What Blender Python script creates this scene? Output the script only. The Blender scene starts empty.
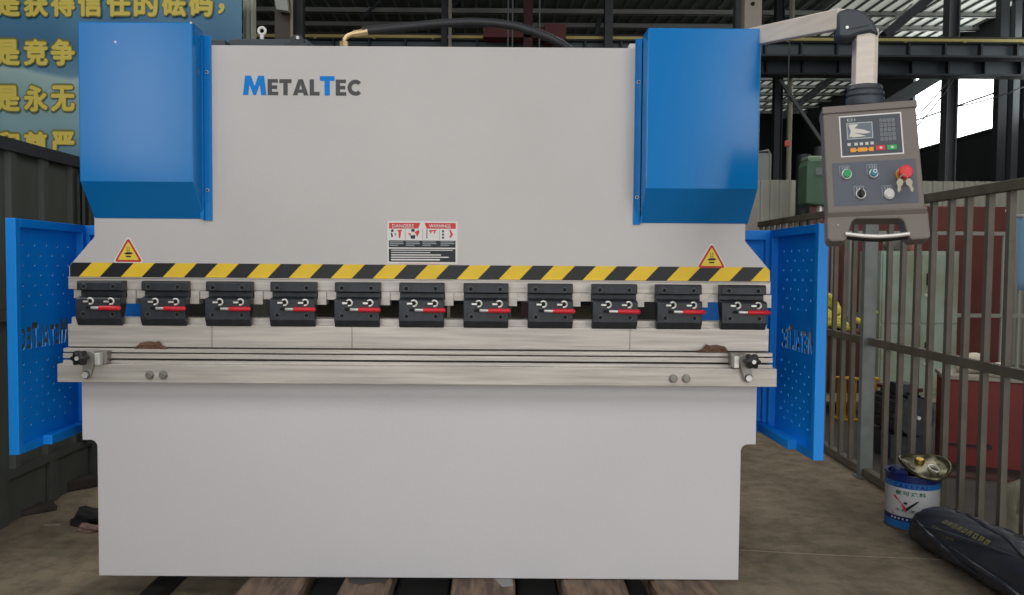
import bpy, bmesh, math, random
from mathutils import Vector, Matrix
random.seed(7)
R = math.radians
SC = bpy.context.scene
COL = SC.collection
# ------------------------------------------------------------------ camera
F = 760.0; VX = 490.0; VY = 297.5
CX, CY, CZ = 0.255, -2.75, 1.25
CAMROT = Matrix.Rotation(R(90 - 2.2), 3, 'X') @ Matrix.Rotation(R(0.4), 3, 'Z')
cd = bpy.data.cameras.new('camera'); cam = bpy.data.objects.new('camera', cd); COL.objects.link(cam)
cam.matrix_world = Matrix.Translation((CX, CY, CZ)) @ CAMROT.to_4x4()
cd.sensor_width = 36; cd.lens = F / 1024 * 36; cd.shift_x = (512 - VX) / 1024
cd.clip_start = 0.05; cd.clip_end = 200
SC.camera = cam

def P(px, py, Y):
    d = CAMROT @ Vector(((px - VX) / F, (VY - py) / F, -1))
    t = (Y - CY) / d.y
    return Vector((CX + d.x * t, Y, CZ + d.z * t))
def ZM(py, Y=0.0, px=420): return P(px, py, Y).z
def ZL(py, Y=0.0): return ZM(py + 2.4, Y)          # heights read off at the left end of the machine
def XX(px, Y=0.0, py=297): return P(px, py, Y).x

# ------------------------------------------------------------------ materials
MT = {}
def mat(name, col, rough=.6, metal=0.0, var=0.0, vscale=6, bump=0.0, bscale=60, stretch=(1,1,1), col2=None, spec=None, coat=0):
    if name in MT: return MT[name]
    m = bpy.data.materials.new(name); m.use_nodes = True
    nt = m.node_tree; b = nt.nodes['Principled BSDF']
    def lin(c): return tuple(((x/255)/12.92 if x/255 <= .04045 else ((x/255+.055)/1.055)**2.4) for x in c) + (1,)
    c = lin(col)
    b.inputs['Base Color'].default_value = c
    b.inputs['Roughness'].default_value = rough
    b.inputs['Metallic'].default_value = metal
    if spec is not None: b.inputs['Specular IOR Level'].default_value = spec
    if coat: b.inputs['Coat Weight'].default_value = coat; b.inputs['Coat Roughness'].default_value = .15
    if var or bump or col2:
        tc = nt.nodes.new('ShaderNodeTexCoord'); mp = nt.nodes.new('ShaderNodeMapping')
        mp.inputs['Scale'].default_value = stretch
        nt.links.new(tc.outputs['Object'], mp.inputs['Vector'])
    if var or col2:
        n = nt.nodes.new('ShaderNodeTexNoise'); n.inputs['Scale'].default_value = vscale; n.inputs['Detail'].default_value = 8
        nt.links.new(mp.outputs[0], n.inputs['Vector'])
        r = nt.nodes.new('ShaderNodeValToRGB'); r.color_ramp.elements[0].position = .36; r.color_ramp.elements[1].position = .66
        c2 = lin(col2) if col2 else tuple(max(0, x * (1 - var)) for x in c[:3]) + (1,)
        c1 = c if col2 else tuple(min(1, x * (1 + var)) for x in c[:3]) + (1,)
        r.color_ramp.elements[0].color = c2; r.color_ramp.elements[1].color = c1
        nt.links.new(n.outputs['Fac'], r.inputs[0]); nt.links.new(r.outputs[0], b.inputs['Base Color'])
    if bump:
        n2 = nt.nodes.new('ShaderNodeTexNoise'); n2.inputs['Scale'].default_value = bscale; n2.inputs['Detail'].default_value = 4
        nt.links.new(mp.outputs[0], n2.inputs['Vector'])
        bp = nt.nodes.new('ShaderNodeBump'); bp.inputs['Strength'].default_value = bump; bp.inputs['Distance'].default_value = .004
        nt.links.new(n2.outputs['Fac'], bp.inputs['Height']); nt.links.new(bp.outputs[0], b.inputs['Normal'])
    MT[name] = m; return m
def emit(name, col, s):
    m = mat(name, col, .5); b = m.node_tree.nodes['Principled BSDF']
    b.inputs['Emission Color'].default_value = b.inputs['Base Color'].default_value; b.inputs['Emission Strength'].default_value = s
    return m

GREY = mat('grey_machine_paint', (200,196,194), .38, var=.03, vscale=2, bump=.15, bscale=130)
GREYF = mat('grey_machine_paint_smooth', (214,212,214), .45, var=.015, vscale=2, bump=.12, bscale=90)
BLUE = mat('blue_textured_paint', (0,124,202), .2, bump=.035, bscale=220)
BLUED = mat('blue_guard_paint', (0,142,238), .5, bump=.15, bscale=120)
STEEL = mat('ground_steel', (196,190,182), .42, .35, var=.16, vscale=5, stretch=(.6,1,14), bump=.15, bscale=40)
STEELD = mat('worn_steel', (150,146,140), .4, .9, var=.15, vscale=20)
BRIGHT = mat('bright_steel', (226,224,220), .35, .45)
BLACKM = mat('blackened_steel', (48,51,57), .42, .2, var=.25, vscale=30)
BLACK = mat('black_plastic', (22,23,25), .45)
HOLE = mat('dark_socket', (8,8,9), .8)
RED = mat('red_rubber_grip', (214,32,48), .4)
YEL = mat('yellow_tape', (242,202,44), .5, var=.04, vscale=12)
TBLK = mat('black_tape', (15,18,23), .45, var=.12, vscale=12)
ALU = mat('brushed_aluminium', (226,216,204), .45, 0, var=.06, vscale=8, stretch=(1,1,8))
DGREY = mat('dark_grey_casting', (60,66,74), .5)
BOXG = mat('taupe_pendant_paint', (116,108,103), .5, bump=.1, bscale=200)
PANELG = mat('slate_label_film', (84,90,100), .5)
SCRD = mat('display_film', (58,64,74), .35)
WHITE = mat('white_print', (228,226,222), .5)
LOGOB = mat('logo_blue', (0,132,220), .5, spec=.2)
LOGOG = mat('logo_grey', (66,68,68), .5)
FLOORM = mat('concrete_floor', (152,139,117), .85, vscale=1.3, col2=(118,107,90), bump=.5, bscale=14)
WALLG = mat('grey_green_sheet', (84,88,80), .6, var=.08, vscale=3, stretch=(3,3,.6))
ROOFM = mat('roof_sheet', (96,106,104), .55, var=.12, vscale=.6)
DARKST = mat('dark_steelwork', (50,55,60), .6, var=.1, vscale=3)
PURL = mat('galvanised_purlin', (150,152,148), .6, .1)
FENCEM = mat('dusty_fence_steel', (104,98,88), .55, .2, var=.12, vscale=9)
GALV = mat('galvanised_steel', (118,122,120), .5, .2, var=.12, vscale=10)

# ------------------------------------------------------------------ helpers
def new(): return bmesh.new()
def obj(name, bm, m, parent=None, bevel=0, smooth=False, loc=None):
    me = bpy.data.meshes.new(name)
    bmesh.ops.recalc_face_normals(bm, faces=bm.faces[:])
    bm.to_mesh(me); bm.free()
    for mm in (m if isinstance(m, (list, tuple)) else [m]): me.materials.append(mm)
    o = bpy.data.objects.new(name, me); COL.objects.link(o)
    if loc is not None: o.location = loc
    if parent is not None: par(o, parent)
    if bevel:
        b = o.modifiers.new('bevel', 'BEVEL'); b.width = bevel; b.segments = 2; b.limit_method = 'ANGLE'; b.angle_limit = R(40)
    if smooth:
        for p in me.polygons: p.use_smooth = True
        me.set_sharp_from_angle(angle=R(40))
    return o
def world(o):
    m = o.matrix_basis.copy()
    if o.parent: m = world(o.parent) @ o.matrix_parent_inverse @ m
    return m
def par(o, p):
    o.parent = p; o.matrix_parent_inverse = world(p).inverted()
def plocal(o, p):            # child given in its parent's own coordinates
    o.parent = p; o.matrix_parent_inverse = Matrix.Identity(4)
def tag(o, label=None, cat=None, group=None, kind=None):
    if label: o['label'] = label
    if cat: o['category'] = cat
    if group: o['group'] = group
    if kind: o['kind'] = kind
    return o
def thing(name, label, cat, loc=(0,0,0), group=None):
    o = bpy.data.objects.new(name, None); COL.objects.link(o); o.location = loc; o.empty_display_size = .1
    return tag(o, label, cat, group)
def box(bm, x0, x1, y0, y1, z0, z1, mi=0):
    vs = [bm.verts.new((x, y, z)) for x in (x0, x1) for y in (y0, y1) for z in (z0, z1)]
    for f in ((0,1,3,2),(4,6,7,5),(0,4,5,1),(2,3,7,6),(0,2,6,4),(1,5,7,3)):
        fc = bm.faces.new([vs[i] for i in f]); fc.material_index = mi
    return bm
def prism(bm, pts, a, b, ax='Y', mi=0):
    """polygon pts (2D) extruded from a to b along ax; Y: pts=(x,z); X: pts=(y,z); Z: pts=(x,y)"""
    def mk(p, t):
        if ax == 'Y': return (p[0], t, p[1])
        if ax == 'X': return (t, p[0], p[1])
        return (p[0], p[1], t)
    A = [bm.verts.new(mk(p, a)) for p in pts]; B = [bm.verts.new(mk(p, b)) for p in pts]
    n = len(pts); fs = [bm.faces.new(A), bm.faces.new(B[::-1])]
    for i in range(n): fs.append(bm.faces.new((A[i], B[i], B[(i+1)%n], A[(i+1)%n])))
    for f in fs: f.material_index = mi
    return bm
def rings(bm, rs, caps=True, mi=0):
    L = [[bm.verts.new(p) for p in r] for r in rs]; n = len(L[0])
    for a, b in zip(L, L[1:]):
        for i in range(n): bm.faces.new((a[i], a[(i+1)%n], b[(i+1)%n], b[i])).material_index = mi
    if caps: bm.faces.new(L[0][::-1]).material_index = mi; bm.faces.new(L[-1]).material_index = mi
    return bm
def frame(d):
    d = Vector(d).normalized(); u = Vector((0,0,1)) if abs(d.z) < .9 else Vector((1,0,0))
    a = d.cross(u).normalized(); return a, a.cross(d).normalized()
def tube(bm, pts, r, n=12, caps=True, mi=0):
    pts = [Vector(p) for p in pts]; rs = []
    rr = r if isinstance(r, (list, tuple)) else [r]*len(pts)
    a = None
    for i, p in enumerate(pts):
        d = (pts[min(i+1, len(pts)-1)] - pts[max(i-1, 0)]).normalized()
        if a is None: a, b = frame(d)
        else:
            a = (a - d * a.dot(d)).normalized()
        b = a.cross(d).normalized()
        rs.append([p + rr[i]*(math.cos(2*math.pi*k/n)*a + math.sin(2*math.pi*k/n)*b) for k in range(n)])
    return rings(bm, rs, caps, mi)
def cyl(bm, p0, p1, r, n=16, r2=None, mi=0): return tube(bm, [p0, p1], [r, r if r2 is None else r2], n, True, mi)
def bar(bm, p0, p1, w, h, mi=0):
    p0 = Vector(p0); p1 = Vector(p1); a, b = frame(p1 - p0)
    return rings(bm, [[p + sx*w/2*a + sz*h/2*b for sx, sz in ((-1,-1),(1,-1),(1,1),(-1,1))] for p in (p0, p1)], True, mi)
def torus(bm, c, axis, R0, r, n=24, m=8, mi=0, sx=1, sy=1):
    a, b = frame(axis); ax = Vector(axis).normalized(); c = Vector(c); L = []
    for i in range(n):
        t = 2*math.pi*i/n; d = a*math.cos(t)*sx + b*math.sin(t)*sy
        L.append([bm.verts.new(c + d*R0 + r*(math.cos(2*math.pi*k/m)*d.normalized() + math.sin(2*math.pi*k/m)*ax)) for k in range(m)])
    for i in range(n):
        for k in range(m): bm.faces.new((L[i][k], L[(i+1)%n][k], L[(i+1)%n][(k+1)%m], L[i][(k+1)%m])).material_index = mi
    return bm
def copy_tree(o, parent=None):
    c = o.copy(); COL.objects.link(c)
    if parent is not None: c.parent = parent
    for ch in list(o.children): copy_tree(ch, c)
    return c
FACE = Matrix.Rotation(R(90), 4, 'X')          # local x,y,z -> X,Z,-Y
def text(name, body, m, M, w=None, h=None, bold=0.0, ext=.0004, parent=None, fat=0):
    cu = bpy.data.curves.new('t', 'FONT'); cu.body = body; cu.size = 1; cu.offset = bold; cu.resolution_u = 3
    o = bpy.data.objects.new('t', cu); COL.objects.link(o)
    bpy.context.view_layer.update()
    dg = bpy.context.evaluated_depsgraph_get()
    me = bpy.data.meshes.new_from_object(o.evaluated_get(dg)); bpy.data.objects.remove(o)
    bm = new(); bm.from_mesh(me)
    xs = [v.co.x for v in bm.verts]; ys = [v.co.y for v in bm.verts]
    x0, x1, y0, y1 = min(xs), max(xs), min(ys), max(ys)
    sx = (w/(x1-x0)) if w else None; sy = (h/(y1-y0)) if h else None
    sx = sx or sy; sy = sy or sx
    r = bmesh.ops.extrude_face_region(bm, geom=bm.faces[:])
    top = [g for g in r['geom'] if isinstance(g, bmesh.types.BMVert)]
    for v in bm.verts: v.co.x = (v.co.x-x0)*sx; v.co.y = (v.co.y-y0)*sy
    for v in top: v.co.z = ext
    if fat:
        me2 = bpy.data.meshes.new('t'); bm.to_mesh(me2)
        for k in range(8):
            n0 = len(bm.verts); bm.from_mesh(me2); bm.verts.ensure_lookup_table()
            for v in bm.verts[n0:]: v.co += Vector((fat*math.cos(k*math.pi/4), fat*math.sin(k*math.pi/4), .0001*(k+1)))
    bm.transform(M)
    return obj(name, bm, m, parent)
# heavy sans capitals as polygons, unit height
LET = {
 'M': (1.22, [[(0,0),(.12,1),(.42,1),(.61,.45),(.80,1),(1.10,1),(1.22,0),(.94,0),(.88,.55),(.68,0),(.54,0),(.34,.55),(.28,0)]]),
 'E': (.66, [[(0,0),(0,1),(.64,1),(.64,.78),(.27,.78),(.27,.61),(.6,.61),(.6,.39),(.27,.39),(.27,.22),(.66,.22),(.66,0)]]),
 'T': (.76, [[(.245,0),(.245,.76),(0,.76),(0,1),(.76,1),(.76,.76),(.515,.76),(.515,0)]]),
 'A': (.98, [[(0,0),(.35,1),(.63,1),(.98,0),(.69,0),(.64,.17),(.34,.17),(.29,0)], [(.40,.37),(.58,.37),(.49,.68)]]),
 'L': (.62, [[(0,0),(0,1),(.27,1),(.27,.23),(.62,.23),(.62,0)]]),
}
def carc():
    o = []; i = []
    for k in range(15):
        t = R(42 + k*(276)/14); o.append((.5+.5*math.cos(t), .5+.5*math.sin(t))); i.append((.5+.24*math.cos(t), .5+.25*math.sin(t)))
    return (.78, [[(min(x,.84), y) for x, y in o] + [(min(x,.84), y) for x, y in i[::-1]]])
LET['C'] = carc()
def logo_shapes(H, h):
    """'MetalTec' in small capitals; returns list of (letter_is_big, [outline..]) and total width; baseline 0"""
    x = 0; out = []
    for ch, big in zip('METALTEC', (1,0,0,0,0,1,0,0)):
        w, polys = LET[ch]; s = H if big else h
        out.append((big, [[(x + px*s, py*s) for px, py in pl] for pl in polys]))
        x += w*s + .075*h
        if ch == 'L' : x -= .06*h
    return out, x - .075*h
def curve_plate(name, outlines, th, m, parent=None, M=None):
    """flat plate with holes: outlines = list of closed 2D loops, even-odd filled"""
    cu = bpy.data.curves.new('c', 'CURVE'); cu.dimensions = '2D'; cu.fill_mode = 'BOTH'; cu.extrude = th/2
    for pl in outlines:
        sp = cu.splines.new('POLY'); sp.points.add(len(pl)-1)
        for p, q in zip(sp.points, pl): p.co = (q[0], q[1], 0, 1)
        sp.use_cyclic_u = True
    o = bpy.data.objects.new('c', cu); COL.objects.link(o); bpy.context.view_layer.update()
    me = bpy.data.meshes.new_from_object(o.evaluated_get(bpy.context.evaluated_depsgraph_get())); bpy.data.objects.remove(o)
    bm = new(); bm.from_mesh(me)
    if M is not None: bm.transform(M)
    return obj(name, bm, m, parent)
def circ(cx, cy, r, n=12): return [(cx + r*math.cos(2*math.pi*k/n), cy + r*math.sin(2*math.pi*k/n)) for k in range(n)]
def quad_uv(bm, pts, th, d=(0,-1,0), mi=0):
    A = [bm.verts.new(Vector(p)) for p in pts]; B = [bm.verts.new(Vector(p) + Vector(d)*th) for p in pts]
    n = len(pts); fs = [bm.faces.new(A), bm.faces.new(B[::-1])]
    for i in range(n): fs.append(bm.faces.new((A[i], B[i], B[(i+1)%n], A[(i+1)%n])))
    for f in fs: f.material_index = mi

# ================================================================== PRESS BRAKE
PB = thing('press_brake', 'large grey and blue sheet metal press brake with striped ram, standing in the middle', 'press brake', (0, .5, .1))
ZB = ZM(578)                                   # underside of the lower plate
z440, z382, z346 = ZM(441), ZM(382), ZM(346)
# lower plate with notched corners
def arc(cx, cz, r, a0, a1, n=6): return [(cx + r*math.cos(R(a0+(a1-a0)*k/n)), cz + r*math.sin(R(a0+(a1-a0)*k/n))) for k in range(n+1)]
hw, hn = 1.229, 1.175
left = [(-hn, ZB), (-hn, z440-.03)] + arc(-hn-.025, z440-.03, .025, 0, 90)[1:] + [(-hw, z440-.005), (-hw, ZM(352))]
right = [(-x, z) for x, z in left][::-1]
bm = new(); prism(bm, left + right, 0, .06)
lower = obj('lower_beam', bm, GREYF, PB, bevel=.003)
# ram
zt = ZM(46.5); z238 = ZM(239); z264 = ZM(265.3); z277 = ZM(279.2)
rw, fw = 1.175, 1.268
bm = new(); prism(bm, [(-rw, zt), (-rw, z238), (-fw+.01, z264), (-fw, z264-.012), (-fw, z277), (fw, z277), (fw, z264-.012), (fw-.01, z264), (rw, z238), (rw, zt)], 0, .05)
ram = obj('ram', bm, GREY, PB, bevel=.002)
# hazard tape
bm = new(); zt0, zt1 = z277+.001, ZM(264.9); per = .1518; sh = .048
def clipx(z):                                   # half width of the flare at height z
    if z <= z264-.012: return fw-.002
    if z <= z264: return fw-.002 - (z-(z264-.012))/.012*.01
    return fw-.012 - (z-z264)/(z238-z264)*(fw-rw-.01)
x = -1.6
i = 0
def clip(poly, f):
    out = []
    for a, b in zip(poly, poly[1:]+poly[:1]):
        fa, fb = f(a), f(b)
        if fa >= 0: out.append(a)
        if fa*fb < 0: t = fa/(fa-fb); out.append((a[0]+(b[0]-a[0])*t, a[1]+(b[1]-a[1])*t))
    return out
xs0 = XX(78.9, 0, 271) - per*10
while xs0 < 1.5:
    for k in (0, 1):
        a = xs0 + k*per/2
        pl = [(a, zt0), (a+per/2, zt0), (a+per/2+sh, zt1), (a+sh, zt1)]
        for sg in (-1, 1):
            for fn in (lambda p: fw-.004-sg*p[0], lambda p: fw-.013-(p[1]-z264)/(z238-z264)*(fw-rw-.01)-sg*p[0]):
                if pl: pl = clip(pl, fn)
        if len(pl) >= 3: prism(bm, pl, -.0015, 0.0002, mi=k)
    xs0 += per
# yellow is the first half, black the second
tape = obj('hazard_tape', bm, [YEL, TBLK], PB); tape['label'] = 'yellow and black diagonal hazard tape along the ram'
# logo on ram
shp, W = logo_shapes(1, .83)
p0 = P(243, 95, 0); p1 = P(360, 96, 0); H = (P(243, 76, 0).z - p0.z)*1.02
s = (p1.x - p0.x)/W
bm = new()
for big, pls in shp:
    o = pls[0]
    pts = [(p0.x + a*s, p0.z + b*H) for a, b in o]
    if len(pls) == 1: prism(bm, pts, -.0012, .0002, mi=0 if big else 1)
    else:                                       # letter A: ring with a counter
        inn = [(p0.x + a*s, p0.z + b*H) for a, b in pls[1]]
        (bl, tl, tr, br, c, d, e, f), (i0, i1, i2) = pts, inn
        for poly in ([bl, f, e, i0, i2, tl], [tl, i2, tr], [tr, i2, i1, d, c, br], [e, d, i1, i0]): prism(bm, poly, -.0012, .0002, mi=1)
obj('logo', bm, [LOGOB, LOGOG], PB)
# warning label plate
SG = mat('sticker_red', (214,52,58), .5); SB = mat('sticker_black', (26,32,40), .5)
bm = new(); a = P(387.5, 221, 0); b = P(457.5, 264, 0)
box(bm, a.x, b.x, -.0012, .0002, b.z, a.z)
ws = obj('warning_label', bm, WHITE, PB); ws['label'] = 'white, red and black danger and warning label'
def srect(bm, x0, y0, x1, y1, mi, d=-.0018, Y=0):
    a = P(x0, y0, Y); b = P(x1, y1, Y); box(bm, a.x, b.x, Y+d, Y+d+.0008, b.z, a.z, mi)
bm = new()
def sp(x, y): q = P(370 + x/7.436, 200 + y/7.436, 0); return (q.x, q.z)
prism(bm, [sp(142,170), sp(375,170), sp(358,212), sp(142,212)], -.0018, -.001, mi=0)
prism(bm, [sp(405,170), sp(638,172), sp(638,214), sp(422,213)], -.0018, -.001, mi=0)
prism(bm, [sp(140,300), sp(636,303), sp(636,355), sp(140,352)], -.0018, -.001, mi=1)
prism(bm, [sp(140,362), sp(636,365), sp(636,462), sp(140,458)], -.0018, -.001, mi=1)
for x in (262, 390, 515): prism(bm, [sp(x,216), sp(x+3,216), sp(x+3,296), sp(x,296)], -.0018, -.001, mi=2)
def poly(pts, mi): prism(bm, [sp(*p) for p in pts], -.0019, -.001, mi=mi)
poly([(158,218),(176,218),(176,235),(158,240)], 1); poly([(155,245),(165,245),(172,272),(160,278)], 1); poly([(182,250),(192,245),(190,268)], 1)
poly([(200,225),(235,220),(240,232),(215,240)], 0); poly([(212,240),(232,238),(225,285),(215,280)], 0)
poly([(308,216),(332,216),(332,236),(308,236)], 1); poly([(300,262),(338,262),(334,288),(306,288)], 1); poly([(285,245),(310,250),(300,262),(288,258)], 0); poly([(330,240),(365,222),(368,240),(352,275),(340,250)], 0)
for k in range(5): poly([(418,220+k*14),(428,220+k*14),(428,228+k*14),(418,228+k*14)], 1)
poly([(440,225),(495,222),(495,230),(440,236)], 0); poly([(452,232),(460,232),(455,250),(446,248)], 0); poly([(478,230),(488,230),(480,252),(472,250)], 0)
for k in range(3): poly([(536,225+k*24),(550,225+k*24),(550,240+k*24),(536,240+k*24)], 1)
poly([(590,222),(600,222),(618,258),(600,282),(588,278),(600,258)], 0)
for x0, n in ((146,3),(268,3),(390,3),(525,3)):
    for k in range(n): poly([(x0,308+k*13),(x0+(100,104,80)[k]*(1 if k<2 else .8),308+k*13),(x0+(100,104,80)[k]*(1 if k<2 else .8),315+k*13),(x0,315+k*13)], 2)
for k, (x1, th) in enumerate(((615,6),(450,6),(528,8),(585,8),(520,11))): poly([(158,370+k*17),(x1,371+k*17),(x1,371+k*17+th),(158,370+k*17+th)], 3)
poly([(215,470),(520,472),(520,477),(215,475)], 4)
GREYT = mat('small_print_grey', (150,156,160), .6); PINKT = mat('small_print_pink', (232,170,170), .6)
obj('label_print', bm, [SG, SB, GREYT, WHITE, PINKT], ws)
q = P(370+165/7.436, 200+206/7.436, -.0018)
text('label_lettering', 'DANGERS', WHITE, Matrix.Translation(q)@FACE, w=.078, h=.0125, bold=.02, ext=.0006, parent=ws)
q = P(370+440/7.436, 200+207/7.436, -.0018)
text('label_lettering', 'WARNINGS', WHITE, Matrix.Translation(q)@FACE, w=.078, h=.0125, bold=.02, ext=.0006, parent=ws)
bm = new(); prism(bm, [sp(372,208), sp(408,208), sp(390,170)], -.0022, -.001); obj('warning_triangle_mark', bm, WHITE, ws)
# triangular signs
for cx, cy in ((128.5, 251), (711.5, 257)):
    a = P(cx, cy, 0)
    def tri(r, dy=0, n=5, rr=.006):
        out = []
        for k in range(3):
            t = 90 + 120*k; c = (a.x + (r-rr)*math.cos(R(t)), a.z + dy + (r-rr)*math.sin(R(t)))
            out += [(c[0]+rr*math.cos(R(t-60+120*j/n)), c[1]+rr*math.sin(R(t-60+120*j/n))) for j in range(n+1)]
        return out
    dy = -.010
    bm = new(); prism(bm, tri(.0585, dy, rr=.008), -.001, .0002)
    ts = obj('warning_sign', bm, WHITE, PB); ts['label'] = 'small yellow and red triangular hand crush sign'
    bm = new(); prism(bm, tri(.0525, dy), -.0016, -.0008, mi=0); prism(bm, tri(.0425, dy, rr=.002), -.0021, -.0012, mi=1)
    X, Z = a.x, a.z + dy
    for pl in ([(-.016,.0005),(-.006,.006),(.010,.006),(.018,.002),(.010,-.002),(-.008,-.003)], [(-.008,-.012),(-.010,-.007),(.010,-.007),(.009,-.013)]):
        prism(bm, [(X+u, Z+v) for u, v in pl], -.0025, -.0018, mi=2)
    for pl in ([(-.005,.012),(-.005,.026),(-.002,.026),(-.002,.012)], [(.002,.012),(.002,.026),(.005,.026),(.005,.012)], [(-.006,.009),(-.006,.012),(.006,.012),(.006,.009)]):
        prism(bm, [(X+u, Z+v) for u, v in pl], -.0025, -.0018, mi=3)
    obj('sign_print', bm, [mat('sign_red', (196,44,44), .5), mat('sign_yellow', (238,210,70), .5), SB, mat('sign_olive', (150,140,40), .5)], ts)

# silver rails above (punch holder) and die bench below
bm = new()
box(bm, -fw, fw, -.006, .05, ZL(289, -.006), z277-.0005)
box(bm, -fw+.016, fw-.016, 0, .05, ZL(298), ZL(289, -.006)+.001)
box(bm, -fw, fw, -.010, 0, z277-.004, z277-.0006)
uph = obj('punch_holder', bm, STEEL, PB, bevel=.001)
bx0 = 1.253
bm = new()
box(bm, -bx0, bx0, -.015, .05, ZL(325, -.02), ZL(317, -.015))
db = obj('die_strip', bm, STEEL, PB, bevel=.001)
bm = new()
box(bm, -bx0, bx0, -.04, .06, ZL(346.5, -.04), ZL(324, -.04))
obj('die_bench', bm, STEEL, PB, bevel=.0015)
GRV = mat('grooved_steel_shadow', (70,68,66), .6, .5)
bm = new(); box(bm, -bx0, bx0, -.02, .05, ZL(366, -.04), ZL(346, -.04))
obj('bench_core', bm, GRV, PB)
for px in (212, 352, 630):
    bm = new(); x = XX(px, -.04, 335); box(bm, x-.0007, x+.0007, -.0412, -.03, ZL(346, -.04), ZL(324.5, -.04)); obj('bench_seam', bm, GRV, PB)
bm = new()
bx1 = 1.262
for a_, b_, y in ((348.3, 352, -.055), (353.3, 358, -.058), (360, 365, -.058)):
    box(bm, -bx1, bx1, y, -.018, ZL(b_, y), ZL(a_, y))
obj('slotted_rail', bm, STEEL, PB, bevel=.0008)
YB = -.085
bm = new(); box(bm, -1.268, 1.268, YB, 0.001, ZL(382.2, YB), ZL(364, YB))
fr = obj('front_rail', bm, STEEL, PB, bevel=.002)
for px, py in ((150,375), (163.5,375), (673,378.5), (686,378.5)):
    q = P(px, py, YB); bm = new()
    tube(bm, [q + Vector((0,-.011,0)), q], .0135, 6, True); cyl(bm, q+Vector((0,-.002,0)), q, .016)
    cyl(bm, q+Vector((0,-.0125,0)), q+Vector((0,-.01,0)), .010)
    obj('bolt', bm, mat('bolt_steel', (150,148,140), .35, .6), fr, bevel=.0015)
q = P(168, 374, YB)
for sgn, kx, ky, lx, ly, b0, b1 in ((1, 81.5, 357.5, 86.5, 374.5, 95, 107), (-1, 751, 361, 748, 378, 731, 738)):
    # screw clamp of the stop : block, link, knob
    Yk = -.135
    k = P(kx, ky, Yk); l = P(lx, ly, YB-.012)
    bm = new(); a = P(min(b0,b1), 351 if sgn > 0 else 353.5, -.09); b = P(max(b0,b1)+ (0 if sgn>0 else 8), 364 if sgn > 0 else 367, -.09)
    box(bm, a.x, b.x, -.09, -.055, b.z, a.z); 
    sc = obj('stop_block', bm, STEELD, PB, bevel=.001)
    bm = new(); a = P(95 if sgn > 0 else 734, 353 if sgn>0 else 356, -.11)
    box(bm, a.x, a.x+.018, -.115, -.09, a.z-.042, a.z); obj('stop_tongue', bm, BRIGHT, sc, bevel=.002)
    bm = new()
    d = Vector((k.x - l.x, 0, k.z - l.z)).normalized(); nn = Vector((-d.z, 0, d.x)); 
    A = Vector((l.x, 0, l.z)); B = Vector((k.x, 0, k.z)) + Vector((sgn*.012,0,0)); pl = []
    for j in range(9): t = R(180+180*j/8) ; v = A + .016*(math.cos(t)*nn*-1 + math.sin(t)*d); pl.append((v.x, v.z))
    for j in range(9): t = R(180*j/8) ; v = B + .018*(math.cos(t)*nn*-1 + math.sin(t)*d); pl.append((v.x, v.z))
    prism(bm, pl, YB-.016, YB-.0005); obj('link_plate', bm, mat('link_steel', (156,156,150), .4, .3), PB, bevel=.002)
    bm = new(); tube(bm, [l+Vector((0,-.012,0)), l+Vector((0,.0,0))], .012, 6); cyl(bm, l+Vector((0,-.004,0)), l, .014); obj('bolt', bm, BRIGHT, fr)
    bm = new(); rs = []
    for y, s_ in ((-.03, .55), (-.026, .9), (-.012, 1), (.004, .95), (.01, .6)):
        rs.append([k + Vector((0, y, 0)) + Vector((math.cos(t), 0, math.sin(t)))*s_*(.025 + .004*math.cos(6*t)) for t in [2*math.pi*j/36 for j in range(36)]])
    rings(bm, rs); cyl(bm, k, k+Vector((0,.04,0)), .008)
    kn = obj('knob', bm, BLACK, PB, smooth=True)
    bm = new(); cyl(bm, k+Vector((0,-.033,0)), k+Vector((0,-.029,0)), .007)
    obj('knob_screw', bm, BRIGHT, kn)

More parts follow.
